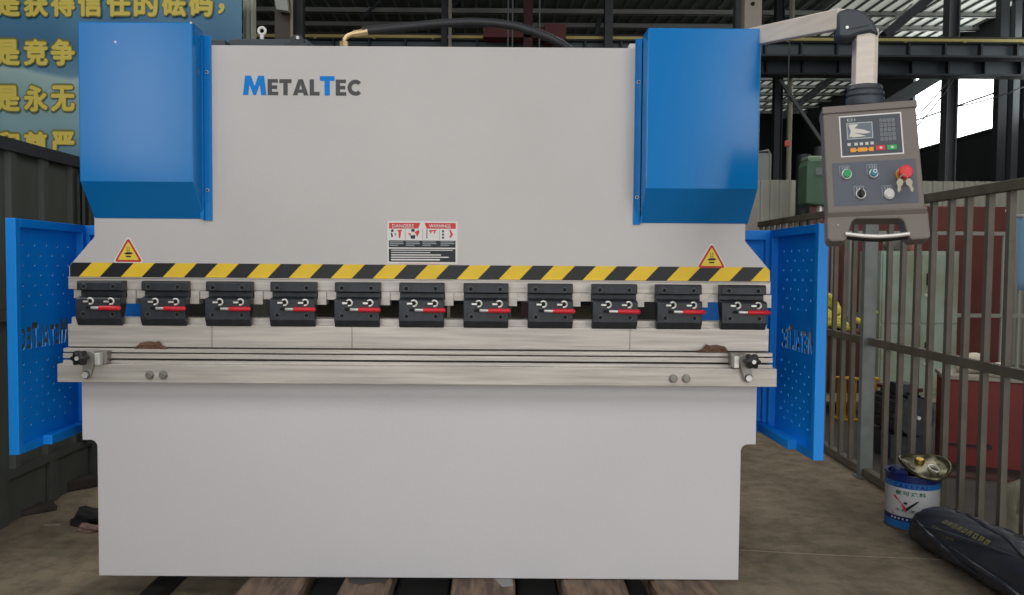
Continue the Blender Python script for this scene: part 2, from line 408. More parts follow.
# ---- clamps (built once around x=0, then copied)
zc = lambda py, Y=-.06: ZL(py, -.06)
def mk_clamp():
    hx = .080
    bm = new()
    # faceted body, profile in (y,z)
    def prof(px): return px
    pr = [(-.006, zc(280.5)), (-.070, zc(280.5)), (-.078, zc(283)), (-.078, zc(290.3)), (-.034, zc(290.8)), (-.034, zc(296)),
          (-.086, zc(297.5)), (-.094, zc(299)), (-.094, zc(318.5)), (-.072, zc(325.5)), (-.045, zc(325.5)), (-.045, zc(317)), (-.006, zc(300))]
    pr = [(y*.62, z) for y, z in pr]
    prism(bm, pr, -hx, hx, 'X')
    c = obj('clamp', bm, BLACKM, None, bevel=.0025)
    def sub(name, bm_, m, **k):
        o = obj(name, bm_, m, None, **k); plocal(o, c); return o
    zt_, zb_ = zc(286.5, -.078), zc(314, -.094)
    for sx in (-.054, .050):
        bm = new(); torus(bm, (sx, -0.0491, zt_), (0,1,0), .0085, .0022, 16, 6, 0); cyl(bm, (sx, -0.0497, zt_), (sx, -0.0469, zt_), .0075, mi=1); sub('socket_screw', bm, [mat('worn_screw', (84,86,88), .4, .3), HOLE])
    for sx in (-.052, .052):
        bm = new(); torus(bm, (sx, -0.0590, zb_), (0,1,0), .0085, .0022, 16, 6, 0); cyl(bm, (sx, -0.0596, zb_), (sx, -0.0568, zb_), .0075, mi=1); sub('socket_screw', bm, [mat('worn_screw', (84,86,88), .4, .3), HOLE])
    zs = zc(301, -.094)
    for sx in (-.026, .047):
        bm = new()
        # round eye washer with pin to its left
        a0 = []; N = 14
        for j in range(N+1):
            t = R(-110 + 250*j/N); a0.append((sx + .0105*math.cos(t), -0.0602, zs + .0105*math.sin(t)))
        tube(bm, a0, .0035, 8)
        cyl(bm, (sx-.001, -0.0602, zs-.001), (sx-.001, -.055, zs-.001), .0075, mi=1)
        bar(bm, (sx-.024, -0.0605, zs-.001), (sx-.006, -0.0605, zs-.001), .006, .006)
        sub('adjusting_eye', bm, [BRIGHT, HOLE])
    zl = zc(307.7, -.1)
    bm = new(); pts = [(-.033+.008*math.cos(t)*1.3, zl+.006*math.sin(t)) for t in [2*math.pi*j/12 for j in range(12)]]
    prism(bm, pts, -0.0594, -.055); sub('lever_slot', bm, HOLE)
    bm = new(); tube(bm, [(-.020, -0.0618, zl), (-.016, -0.0649, zl), (.012, -0.0667, zl)], .0052, 10)
    lv = sub('lever', bm, BRIGHT, smooth=True)
    bm = new(); tube(bm, [(.008,-0.0667,zl), (.009,-0.0667,zl), (.028,-0.0674,zl), (.082,-0.0686,zl), (.087,-0.0686,zl)], [.006,.0078,.0082,.0082,.004], 12)
    sub('lever_grip', bm, RED, smooth=True)
    bm = new(); box(bm, hx+.002, hx+.032, -.012, .03, ZL(303), ZL(290)); box(bm, -hx+.03, hx+.002, -.012, .03, ZL(303), ZL(297)) ; sub('punch_tang', bm, STEEL, bevel=.001)
    return c
cl0 = mk_clamp()
xa, xb = XX(98, -.057, 303), XX(744.5, -.057, 308)
for i in range(11):
    c = cl0 if i == 0 else copy_tree(cl0)
    c.location = (xa + (xb-xa)*i/10, 0, 0); par(c, PB); c.location = (xa + (xb-xa)*i/10, 0, 0)

# ---- blue cylinder covers
def cover(side):
    c = .098
    if side < 0:
        x0, x1 = XX(78.5, -c, 100), XX(193, -c, 100); zf_t = P(135, 21.5, -c).z; zf_b = P(135, 181.5, -c).z; xb0, xb1 = XX(87, 0, 219), XX(203.5, 0, 100); zb = P(135, 219, 0).z
        fl = XX(212, 0, 100); 
    else:
        x0, x1 = XX(647, -c, 100), XX(760, -c, 100); zf_t = P(705, 28, -c).z; zf_b = P(705, 188.5, -c).z; zb = P(700, 224, 0).z
        xb0, xb1 = XX(642, 0, 100), XX(748, 0, 220); fl = XX(634.5, 0, 100)
    zf_t = P(135, 21.8, -c).z if side < 0 else P(705, 28, -c).z
    th = Vector((0,0,0))
    deep = .42
    xi = x1 if side < 0 else x0; xo = x0 if side < 0 else x1          # inner, outer edges
    bm = new()
    F4 = [(xo, -c, zf_t), (xi, -c, zf_t), (xi, -c, zf_b), (xo, -c, zf_b)]
    vs = [bm.verts.new(p) for p in F4]                                 # front
    Bi_t, Bi_b = bm.verts.new((xi, -.0005, zf_t)), bm.verts.new((xi, -.0005, zb))
    Bo_t, Bo_b = bm.verts.new((xo, -.0005, zf_t)), bm.verts.new((xo, -.0005, zb))
    f = bm.faces.new
    f(vs); f((vs[1], Bi_t, Bi_b, vs[2])); f((vs[0], vs[3], Bo_b, Bo_t)); f((vs[0], Bo_t, Bi_t, vs[1])); f((vs[3], vs[2], Bi_b, Bo_b)); f((Bi_t, Bo_t, Bo_b, Bi_b))
    o = obj('cylinder_cover', bm, BLUE, PB, bevel=.004)
    # flange screwed to the ram, and outer wall running back beside the ram
    bm = new(); box(bm, min(xi, fl), max(xi, fl), -.006, -.0003, zb-.004, ZM(37.5)); box(bm, xi - .004*(1 if side<0 else -1) - .004, xi+.004, -.02, -.001, zb, ZM(37.5)-.01)
    fo = obj('cover_flange', bm, BLUE, o, bevel=.001)
    for py in (74, 192) if side < 0 else (81, 196):
        xq = (xi*0 + fl + (-.016 if side < 0 else .012)); bm = new()
        q = Vector((xq, -.006, P(420, py, 0).z)); cyl(bm, q+Vector((0,-.004,0)), q, .0045, 6); cyl(bm, q+Vector((0,-.0015,0)), q, .006, mi=1); obj('flange_bolt', bm, [BLACK, BRIGHT], fo)
    xw = rw + .003; sgn = -1 if side < 0 else 1
    bm = new(); box(bm, min(sgn*xw, xo), max(sgn*xw, xo), .0005, deep, zb, zf_t)
    obj('cover_side', bm, BLUE, o, bevel=.002)
    bm = new(); box(bm, min(sgn*.98, sgn*rw), max(sgn*.98, sgn*rw), .051, .40, zt-.6, 2.06); obj('oil_cylinder', bm, GREYF, PB, bevel=.01)
    if side < 0:
        for px, py, r in ((115.5, 42, .0045), (191, 22.8, .0035)):
            bm = new(); q = P(px, py, -c); cyl(bm, q+Vector((0,-.0015,0)), q+Vector((0,.002,0)), r); obj('rivet', bm, WHITE, o)
    return o
cover(-1); cover(1)

# ---- C frame plates, back beam, tank, hose
for sg in (-1, 1):
    bm = new(); x0 = sg*1.03; x1 = sg*1.07
    pts = [(.062, ZB), (1.25, ZB), (1.25, 1.95), (.40, 1.95), (.06, 1.45), (.062, 1.22), (.30, 1.17), (.34, 1.05), (.30, .95), (.062, .90)]
    prism(bm, pts, min(x0,x1), max(x0,x1), 'X'); obj('side_frame', bm, mat('side_frame_dark', (58,60,62), .6), PB, bevel=.004)
bm = new(); box(bm, -1.02, 1.02, 1.15, 1.2, .35, .80); obj('back_beam', bm, GREYF, PB)
bm = new(); box(bm, -1.02, 1.02, 1.16, 1.2, 1.35, 1.95); obj('tank_plate', bm, GREYF, PB)
# finger of the back gauge seen through the throat
bm = new(); box(bm, -1.0, 1.0, .55, .62, .93, .99); cyl(bm, (-1.0, .50, 1.02), (1.0, .50, 1.02), .018)
bg = obj('back_gauge', bm, BLACKM, PB)
a = P(336, 318, .22); b = P(346, 303, .30)
bm = new(); bar(bm, a, P(358, 308, .3), .018, .014); bar(bm, P(350,303,.3), P(364,303,.3), .03, .05); obj('gauge_finger', bm, STEELD, PB)
# tank and motor hood on top, behind the ram plate
bm = new(); a = P(226, 38.5, .25); b = P(314, 46, .25)
prism(bm, [(a.x, zt-.02), (a.x+.01, a.z-.004), (a.x+.04, a.z), (b.x-.03, a.z), (b.x, a.z-.025), (b.x, zt-.02)], .25, .6)
obj('motor_hood', bm, DGREY, PB, bevel=.004)
bm = new(); a = P(190, 39, .2); box(bm, a.x, P(225, 39, .2).x, .2, .4, zt-.02, a.z); obj('valve_block', bm, DGREY, PB, bevel=.004)
bm = new(); q = P(300, 42, .2); tube(bm, [(q.x, .15, q.z-.012), (q.x, .25, q.z-.012)], .026, 16); box(bm, q.x-.045, q.x+.045, .14, .26, zt-.02, q.z-.02)
mo = obj('pipe_bracket', bm, BLACKM, PB); bm = new(); cyl(bm, (q.x+.005, .142, q.z), (q.x+.005, .152, q.z), .006); obj('bolt', bm, WHITE, mo)
bm = new(); q = P(262, 31, .3); torus(bm, q, (0,1,0), .0135, .0055, 24, 8); cyl(bm, q-Vector((0,0,.018)), q-Vector((0,0,.05)), .008); obj('lifting_eye', bm, WHITE, PB, smooth=True)
BRASS = mat('zinc_brass_fitting', (214,186,140), .35, .6)
bm = new(); q = P(344, 44, .025); 
cyl(bm, (q.x, .025, zt-.003), (q.x, .025, zt+.022), .016, 6)
tube(bm, [(q.x,.025,zt+.016), (q.x+.002,.025,zt+.030), (q.x+.012,.025,zt+.042), (q.x+.03,.025,zt+.050), (q.x+.06,.026,zt+.056)], .008, 12)
tube(bm, [(q.x+.035,.025,zt+.050), (q.x+.085,.028,zt+.060)], .012, 14)
obj('hose_fitting', bm, BRASS, PB, smooth=True)
bm = new(); pts = []
ctrl = [(362,31),(380,29.5),(410,26.5),(440,23.5),(470,22),(495,23),(515,26),(535,32),(550,38),(563,45),(572,52)]
for i, (px, py) in enumerate(ctrl): pts.append(P(px, py, .03 + .05*math.sin(math.pi*i/10) + (.04 if i >= 9 else 0)))
tube(bm, pts, .0155, 14); obj('hydraulic_hose', bm, mat('black_rubber_hose', (38,40,44), .5), PB, smooth=True)
bm = new(); q = P(632, 45, .02); box(bm, q.x-.012, q.x+.02, .0, .04, zt-.002, zt+.016); obj('end_stop', bm, WHITE, PB, bevel=.002)

# ---- perforated guard doors, one at either end
def guard(sg):
    X = 1.43*sg; y0, y1 = -.105, .35
    zt_, zb_ = 1.413, .583
    w = .036
    xin = X - sg*w
    root_bm = new()
    box(root_bm, min(X,xin), max(X,xin), y0, y0+.028, zb_, zt_)
    box(root_bm, min(X,xin), max(X,xin), y1-.02, y1, zb_, zt_)
    box(root_bm, min(X,xin), max(X,xin), y0+.028, y1-.02, zt_-.03, zt_)
    box(root_bm, min(X,xin), max(X,xin), y0+.028, y1-.02, zb_, zb_+.03)
    g = obj('guard_door', root_bm, BLUED, PB, bevel=.002)
    g['label'] = 'blue perforated side guard door with cut-out lettering'
    L = (y1-.02) - (y0+.028)
    loops = [[(0,0),(L,0),(L,zt_-zb_-.06),(0,zt_-zb_-.06)]]
    ht = zt_-zb_-.06
    z0 = zb_+.03
    def hz(py): return P(40, py, .12).z - z0 + .0
    for fi, (za, zb2, nr) in enumerate(((1.325-z0, 1.105-z0, 7), (.895-z0, .67-z0, 8))):
        for r in range(nr):
            z = za + (zb2-za)*r/(nr-1); odd = r % 2
            for k in range(5 - odd): loops.append(circ(.05 + (k + .5*odd)*.074, z, .0058, 10))
    shp, W = logo_shapes(1, .83)
    s_ = .31/W; Hh = .095
    for big, pls in shp:
        for pl in pls:
            loops.append([(( .345 - a*s_) if sg < 0 else (.04 + a*s_), (.945-z0) + b*Hh) for a, b in pl])
    # plate plane: local x -> Y , local y -> Z
    M = Matrix(((0,0,1,X - sg*.008),(1,0,0,y0+.028),(0,1,0,z0),(0,0,0,1)))
    if sg > 0: pass
    # M reads from inside mirrored; on the far guard M sits by the front edge
    loops2 = loops
    if sg < 0: pass
    curve_plate('perforated_sheet', loops2, .003, BLUED, g, M)
    # pivot bar along the foot of the door
    bm = new(); xi = xin - sg*.035
    box(bm, min(xi, xin), max(xi, xin), y0+.14, y1+.02, zb_+.005, zb_+.04); obj('pivot_bar', bm, BLUED, g, bevel=.003)
    # fixed rear panel facing front
    xa_, xb_ = sg*1.425, sg*1.08; a_, b_ = min(xa_, xb_), max(xa_, xb_)
    bm = new()
    box(bm, a_, b_, .36, .39, zt_-.04, zt_); box(bm, a_, b_, .36, .39, zb_, zb_+.04)
    box(bm, a_, a_+.045, .36, .39, zb_+.04, zt_-.04); box(bm, b_-.045, b_, .36, .39, zb_+.04, zt_-.04); box(bm, a_+.04, b_-.04, .382, .386, zb_+.03, zt_-.03)
    obj('fixed_guard_panel', bm, BLUED, PB, bevel=.002)
guard(-1); guard(1)

# ---- pendant arm and control box
YE = -.45
s0 = P(748, 37, -.02); e0 = P(842, 19, YE)
bm = new()
# rectangular tube, vertical sides
def recttube(bm, a, b, w, h):
    a = Vector(a); b = Vector(b); d = (b-a); d.z = 0; n = Vector((-d.y, d.x, 0)).normalized()*w/2; u = Vector((0,0,h/2))
    rings(bm, [[p+n+u, p+n-u, p-n-u, p-n+u] for p in (a, b)])
ah = .062
recttube(bm, s0+Vector((0,.02,0)), e0, .03, ah)
arm = obj('pendant_arm', bm, ALU, PB, bevel=.004)
# vertical tube
vt = P(865.5, 34, YE); vb = P(865.5, 100, YE)
vh = .036
bm = new(); 
pl = [(-vh, .026), (-vh+.008, -.026), (vh-.02+.008, -.026), (vh, -.012), (vh, .026)]
RT = Matrix.Rotation(R(-20), 3, 'Z')
rings(bm, [[(vt.x+(RT@Vector((u*.93, v, 0))).x, YE+(RT@Vector((u*.93, v, 0))).y, z) for u, v in pl] for z in (vb.z-.01, vt.z+.01)])
obj('pendant_tube', bm, ALU, PB, bevel=.002)
# elbow casting
bm = new()
def ep(px, py): q = P(px, py, YE-.03); return (q.x, q.z)
el = [ep(840,34), ep(840.5,9), ep(850,6.5), ep(860,8), ep(869,13), ep(876,21), ep(880,30), ep(881.5,36), ep(873,32.5), ep(862,33.5), ep(853,36.5), ep(844,36)]
prism(bm, [((u-vt.x)*.93, v) for u, v in el], -.036, .036); EM = Matrix.Translation((vt.x, YE, 0)) @ Matrix.Rotation(R(-16), 4, 'Z'); bm.transform(EM); eb = obj('elbow', bm, DGREY, PB, bevel=.008, smooth=True)
bm = new(); q = P(851, 25.6, YE-.036); q = Vector(((q.x-vt.x)*.93, -.036, q.z)); cyl(bm, q+Vector((0,-.002,0)), q+Vector((0,.004,0)), .0045); bm.transform(EM); obj('screw', bm, BRIGHT, eb)
bm = new(); q0 = P(854, 26.5, YE-.046); q1 = P(874, 24, YE-.046); q0 = Vector(((q0.x-vt.x)*.93, -.0365, q0.z)); q1 = Vector(((q1.x-vt.x)*.93, -.0365, q1.z)); bar(bm, q0, q1, .002, .003); bm.transform(EM); obj('casting_seam', bm, BLACK, eb)
# bellows
bm = new(); rs = []; prof = [(84.5,.028),(86,.047),(90,.051),(91.5,.048),(92.5,.053),(96,.054),(97.5,.050),(98.5,.055),(102,.056),(106,.054)]
for py, r in prof:
    q = P(865, py, YE); rs.append([Vector((q.x + r*math.cos(t), YE + .8*r*math.sin(t), q.z + (0.006*math.cos(t)*0))) for t in [2*math.pi*k/28 for k in range(28)]])
rings(bm, rs); obj('swivel_bellows', bm, DGREY, PB, smooth=True)
# box: local frame in photo pixels at its own distance
YF = -.50; sB = (YF-CY)/F
TL = P(822.7, 109.6, YF)
CBM = Matrix.Translation(TL) @ Matrix.Rotation(R(-16), 4, 'Z') @ Matrix.Rotation(R(-14), 4, 'X') @ Matrix.Rotation(R(-2), 4, 'Y') @ Matrix.Diagonal((.89, 1, 1.033, 1))
CB = bpy.data.objects.new('control_box', None)
def bx(bm, u0, v0, u1, v1, d0, d1, mi=0): return box(bm, u0*sB, u1*sB, d0, d1, -v1*sB, -v0*sB, mi)
bm = new()
vq = lambda v: v if v < 97 else 97+(v-97)*.87
out = [(0,3),(2,0.5),(91,0.5),(93,3),(94,104),(96.5,108),(97,134),(95,137),(79,137.5),(76,134),(73,118),(70,114),(27,112.5),(23,115),(17,134),(14,136.5),(1,136.5),(-2,133),(-1.5,108),(-.5,104)]
prism(bm, [(u*sB, -vq(v)*sB) for u, v in out], 0, .06)
bm.transform(CBM); cb = obj('control_box', bm, BOXG, PB, bevel=.004); cb['label'] = 'taupe operator control box with display and push buttons'
def cbo(name, bm, m, parent=cb, **k):
    bm.transform(CBM); return obj(name, bm, m, parent, **k)
bm = new(); bx(bm, -.5, -2, 94, 5, -.005, .062); cbo('box_hood', bm, BOXG, bevel=.002)
bm = new(); prism(bm, [(-.006, -102.8*sB), (-.010, -104.5*sB), (0, -108.5*sB), (.01, -108.5*sB), (.01, -102.8*sB)], -1*sB, 95*sB, 'X'); cbo('lower_ledge', bm, BOXG, bevel=.001)
bm = new()
bx(bm, 15.9, 8.6, 78, 50, -.0015, .001, 0); bx(bm, 17.2, 9.9, 76.7, 48.7, -.0022, -.001, 1)
cbo('display_unit', bm, [WHITE, SCRD])
bm = new(); bx(bm, 23, 16.2, 49, 32.8, -.003, -.001, 0); bx(bm, 24, 17.2, 48, 31.8, -.0036, -.002, 1)
prism(bm, [(25*sB,-18*sB),(35*sB,-18*sB),(31*sB,-22*sB),(40*sB,-24*sB),(47*sB,-27*sB),(40*sB,-28*sB),(30*sB,-26.5*sB),(42*sB,-30.5*sB),(30*sB,-31*sB),(25*sB,-30*sB),(27*sB,-25*sB)], -.0040, -.003, mi=2)
cbo('screen', bm, [mat('screen_bezel', (170,176,178), .3), mat('lcd_glass', (78,92,104), .1), mat('lcd_segments', (205,200,190), .3)])
bm = new()
for r in range(5):
    for c in range(4):
        u = 56 + c*4; v = 14.2 + r*4.6
        for (a0,b0,a1,b1) in ((0,0,3,.5),(0,3,3,3.5),(0,0,.5,3.5),(2.5,0,3,3.5)): bx(bm, u+a0, v+b0, u+a1, v+b1, -.003, -.001)
        bx(bm, u+1, v+1.2, u+2, v+2.4, -.003, -.001)
cbo('keypad', bm, mat('key_outline', (140,146,152), .5))
bm = new()
for u in (24.5, 31.5, 36.8, 42.2, 47.4): bx(bm, u-1.6, 36.4, u+1.6, 39.2, -.0032, -.001, 0)
for u0, u1 in ((25.5,31),(33,42),(44,48.5)): bx(bm, u0, 41.6, u1, 45.6, -.0032, -.001, 1)
bx(bm, 30, 43, 46, 44.3, -.003, -.001, 1); bx(bm, 50.8, 40.6, 59.8, 45.2, -.0032, -.001, 2); bx(bm, 62, 40.8, 71, 45.3, -.0032, -.001, 3)
bx(bm, 54.5, 41.8, 57, 44, -.0036, -.003, 0); bx(bm, 65.5, 42, 68, 44.2, -.0036, -.003, 0)
cbo('function_keys', bm, [mat('key_white', (205,205,202), .5), mat('key_orange', (236,160,50), .5), mat('key_red', (216,40,50), .5), mat('key_green', (40,170,80), .5)])
text('display_lettering', 'E21', mat('key_white', (205,205,202)), CBM @ Matrix.Translation((24*sB, -.0023, -14.4*sB)) @ FACE, w=8*sB, h=2.6*sB, parent=cb)
bm = new(); bx(bm, 6.5, 55.3, 88.4, 97.6, -.001, .001); cbo('button_label', bm, PANELG)
for u, v in ((18.5,60.5),(45.5,60.5),(31.5,81),(59,82)):
    bm = new()
    for (a0,b0,a1,b1) in ((-5,-2,5,-1.5),(-5,-2,-4.5,8),(4.5,-2,5,8),(-5,7.5,5,8)): bx(bm, u+a0, v+b0, u+a1, v+b1, -.0016, -.0008)
    for k in (-2.6, 0, 2.2): bx(bm, u+k, v-.8, u+k+1.2, v+1.6, -.0016, -.0008)
    cbo('button_legend', bm, mat('legend_grey', (150,154,158), .5))
def knob(u, v, r, h, mcap, name, ring=BRIGHT, rr=None):
    c = Vector((u*sB, 0, -v*sB)); bm = new(); cyl(bm, c+Vector((0,-.007,0)), c, (rr or r*1.25)*sB, 28); o = cbo(name, bm, ring, smooth=True, bevel=.001)
    bm = new(); cyl(bm, c+Vector((0,-.007-h,0)), c+Vector((0,-.004,0)), r*sB, 28); bm.transform(CBM)
    k = obj('button_cap', bm, mcap, cb, bevel=.0015, smooth=True); return o
knob(20.3, 67.3, 4.0, .006, mat('green_button', (20,150,90), .35), 'push_button')
knob(46.8, 67.8, 3.6, .008, mat('teal_button', (30,130,150), .3), 'key_switch')
bm = new(); c = Vector((47.6*sB, -.016, -67*sB)); torus(bm, c, (0,1,0), 1.6*sB, .5*sB, 16, 6); cbo('key_ring_mark', bm, WHITE)
knob(33, 87.2, 4.0, .004, BLACK, 'selector_switch')
bm = new(); c = Vector((33*sB, 0, -87.2*sB)); box(bm, c.x-.0035, c.x+.0035, -.022, -.01, c.z-.013, c.z+.011); cbo('selector_knob', bm, BLACK, bevel=.002)
knob(60.6, 88.6, 4.1, .004, mat('white_button', (215,214,210), .4), 'push_button')
knob(74.0, 70.2, 5.0, .012, mat('estop_collar', (200,140,60), .45), 'emergency_stop', ring=mat('estop_base', (206,150,70), .5), rr=6.2)
bm = new(); c = Vector((75.8*sB, 0, -71*sB)); rs = []
for y, r in ((-.018,3.5),(-.02,6.4),(-.027,6.8),(-.033,6.2),(-.036,4.5),(-.037,1)): rs.append([c+Vector((r*sB*math.cos(t), y, r*sB*math.sin(t))) for t in [2*math.pi*k/28 for k in range(28)]])
rings(bm, rs); cbo('stop_mushroom', bm, mat('estop_red', (222,58,62), .4), smooth=True)
bm = new(); pts = []
for k in range(11):
    t = k/10; pts.append(Vector(((15.5+61.5*t)*sB, -.004, -(124.8 + 2.2*t + 2.6*math.sin(math.pi*t))*sB)))
tube(bm, pts, 1.9*sB, 12, mi=0); tube(bm, [p+Vector((0,.02,.0)) for p in pts], 3.2*sB, 10, mi=1)
cbo('grab_handle', bm, [BRIGHT, BLACK], smooth=True)
bm = new(); q = Vector((9*sB, 0, -116*sB)); cyl(bm, q+Vector((0,-.002,0)), q, 1.1*sB, 12); cbo('screw', bm, STEELD)
# keys hanging below the stop button
KEYM = mat('nickel_key', (168,158,138), .45, .2)
q = CBM @ Vector((71.8*sB, -.040, -78.5*sB))
bm = new(); torus(bm, q + Vector((0,0,0)), (0,1,.2), .010, .0012, 20, 6)
ky = thing('key_bunch', 'two small nickel keys hanging from the control box below the red stop button', 'keys', q)
obj('key_ring', bm, KEYM, ky)
for dx, ang, L in ((-.010, -6, .034), (.008, 22, .036)):
    bm = new(); 
    pl = [(.009*math.cos(t)*1.0, -.012+.011*math.sin(t)) for t in [math.pi*(-.35)+k*math.pi*1.7/12 for k in range(13)]]
    pl = [(x_, z_) for x_, z_ in pl] + [(-.004,-.022), (-.004,-L), (0,-L-.005), (.004,-L), (.0055,-L+.006),(.004,-L+.008),(.004,-.022)]
    prism(bm, pl, -.001, .001)
    bm.transform(Matrix.Translation(q+Vector((dx,-.003 if dx<0 else -.006,.0))) @ Matrix.Rotation(R(-ang), 4, 'Y'))
    obj('key', bm, KEYM, ky)

# ================================================================== FLOOR, TIMBERS, SCRAPS
WOODM = mat('old_timber', (134,112,94), .85, var=.18, vscale=7, col2=(88,74,62), stretch=(6,1,6), bump=.5, bscale=20)
TB = [('weathered brown timber baulk under the left end of the press brake', 247, 306, .0),
      ('weathered timber baulk with black stains, second from the left under the machine', 343, 392, .0),
      ('weathered timber baulk with a grey patch, under the middle of the machine', 451, 515, .0),
      ('weathered brown timber baulk right of the middle under the machine', 561, 625, .0),
      ('rightmost dull timber baulk under the press brake', 652, 712, .0)]
zT = ZB - .003
for i, (lb, a, b, d) in enumerate(TB):
    xa_, xb_ = XX(a, 0, 580), XX(b, 0, 580)
    bm = new()
    n = 14; Y0, Y1 = -.22, 1.35
    prof_ = lambda y: [(xa_ + .004*math.sin(9*y+i), .001), (xb_ + .004*math.sin(7*y), .001), (xb_ + .004*math.sin(7*y), zT-.01), (xb_-.01, zT), (xa_+.01, zT), (xa_ + .004*math.sin(9*y+i), zT-.01)]
    rings(bm, [[(x_, y, z_) for x_, z_ in prof_(y)] for y in [Y0 + (Y1-Y0)*k/n for k in range(n+1)]])
    o = obj('timber_baulk', bm, WOODM, None, loc=None); tag(o, lb, 'timber', 'timbers under the press brake')
    if i == 2:
        bm = new(); q = [P(x_, y_, -.05) for x_, y_ in ((487,579),(513,579),(513,591),(500,588),(494,583))]
        prism(bm, [(P(x_, y_, -.05).x, -.05 + (587-y_)*.008) for x_, y_ in ((489,575),(512,575),(513,588),(502,589),(497,583))], zT, zT+.0015, 'Z'); obj('cement_patch', bm, mat('cement', (150,150,150), .9), o)
    if i == 1:
        bm = new(); prism(bm, [(xa_+.02,.0),(xa_+.03,-.04),(xa_+.08,-.055),(xb_-.04,-.03),(xb_-.02,-.05),(xb_-.012,.0)], zT, zT+.001, 'Z'); obj('oil_stain', bm, BLACK, o)
for a_, b_, lb in ((309, 340, 'black shade strip between the leftmost and second timber baulk'), (395, 448, 'black shade strip between the second and middle timber baulk'), (518, 558, 'black shade strip right of the middle timber baulk'), (629, 649, 'narrow black shade strip left of the rightmost timber baulk')):  # black strips stand in for the shade in the gaps under the machine
    bm = new(); box(bm, XX(a_, 0, 580), XX(b_, 0, 580), -.2, 1.3, .001, .05); tag(obj('shade_strip', bm, mat('shade_black', (24,23,23), .85), bevel=.004), lb, 'shade strip', 'black shade strips between the timber baulks')
def grid_slab(name, x0, x1, y0, y1, m, nx=1): pass
bm = new(); box(bm, -13, 13, -9.5, 24, -.1, 0); floor = tag(obj('floor', bm, FLOORM), kind='structure')
nt = FLOORM.node_tree; b_ = nt.nodes['Principled BSDF']; src = b_.inputs['Base Color'].links[0].from_socket
n_ = nt.nodes.new('ShaderNodeTexNoise'); n_.inputs['Scale'].default_value = 9; n_.inputs['Detail'].default_value = 10; n_.inputs['Roughness'].default_value = .7
tc_ = nt.nodes.new('ShaderNodeTexCoord'); nt.links.new(tc_.outputs['Object'], n_.inputs['Vector'])
rp = nt.nodes.new('ShaderNodeValToRGB'); rp.color_ramp.elements[0].position = .36; rp.color_ramp.elements[0].color = (.62,.60,.58,1); rp.color_ramp.elements[1].position = .58; rp.color_ramp.elements[1].color = (1.06,1.05,1.03,1)
nt.links.new(n_.outputs['Fac'], rp.inputs[0]); mx = nt.nodes.new('ShaderNodeMix'); mx.data_type = 'RGBA'; mx.blend_type = 'MULTIPLY'; mx.inputs[0].default_value = 1
nt.links.new(src, mx.inputs[6]); nt.links.new(rp.outputs[0], mx.inputs[7]); nt.links.new(mx.outputs[2], b_.inputs['Base Color'])
tag(obj('shade_strip_left', box(new(), -1.02, -.955, -.2, 1.3, .001, .05), mat('shade_black', (34,32,31), .8)), 'black shade strip left of the leftmost timber baulk', 'shade strip')  # black strip put in for the dark gap beside the first baulk

def lump(name, c, sx, sy, sz, m, seed, parent=None, amp=.25, n=3, rot=0, flat=True):
    rnd = random.Random(seed); bm = new(); bmesh.ops.create_icosphere(bm, subdivisions=n, radius=1)
    ph = [rnd.uniform(0, 6.28) for _ in range(6)]
    for v in bm.verts:
        p = v.co.copy(); k = 1 + amp*(math.sin(3.1*p.x+ph[0]+2*p.y)*.5 + math.sin(4.3*p.y+ph[1]+1.7*p.z)*.4 + math.sin(5.7*p.z+ph[2]+3*p.x)*.35)
        v.co = p*k
        if flat and v.co.z < -.55: v.co.z = -.55
        v.co = Vector((v.co.x*sx, v.co.y*sy, (v.co.z+.55)*sz))
    bm.transform(Matrix.Translation(c) @ Matrix.Rotation(rot, 4, 'Z'))
    return obj(name, bm, m, parent, smooth=True)
fz0 = lambda px, py: (lambda a, b: a + (b-a)*(a.z/(a.z-b.z)))(P(px, py, -1), P(px, py, 3))
bm = new(); pts = [fz0(x_, y_) for x_, y_ in ((741,550),(790,553),(850,556),(930,559),(1010,566))]
for p_, q_ in zip(pts, pts[1:]): bar(bm, (p_.x, p_.y, .0005), (q_.x, q_.y, .0005), .006, .002)
par(obj('floor_joint', bm, mat('pale_joint', (150,140,124), .9)), floor)
# oily cardboard scraps on the bench ledge
for (px, py, lb, s_) in ((150, 348.4, 'crumpled brown cardboard scrap on the left of the bench ledge', 1), (714, 352, 'crumpled brown cardboard scrap on the right of the bench ledge', -1)):
    q = P(px, py, -.05); bm = new()
    top = [(-.036,.0),(-.026,.012),(-.005,.016),(.012,.014),(.022,.017),(.03,.006),(.045,.001)]
    rr_ = []
    for k, (u, v) in enumerate(top):
        rr_.append([(q.x+1.4*u*s_, -.057, q.z), (q.x+1.4*u*s_, -.062-.004*(k%2), q.z+v*.9+.001), (q.x+1.4*u*s_+.002, -.050, q.z+v*1.5+.002), (q.x+1.4*u*s_, -.043, q.z+.001)])
    rings(bm, rr_)
    o = obj('cardboard_scrap', bm, mat('oily_cardboard', (112,82,66), .8, var=.3, vscale=80)); tag(o, lb, 'scrap')

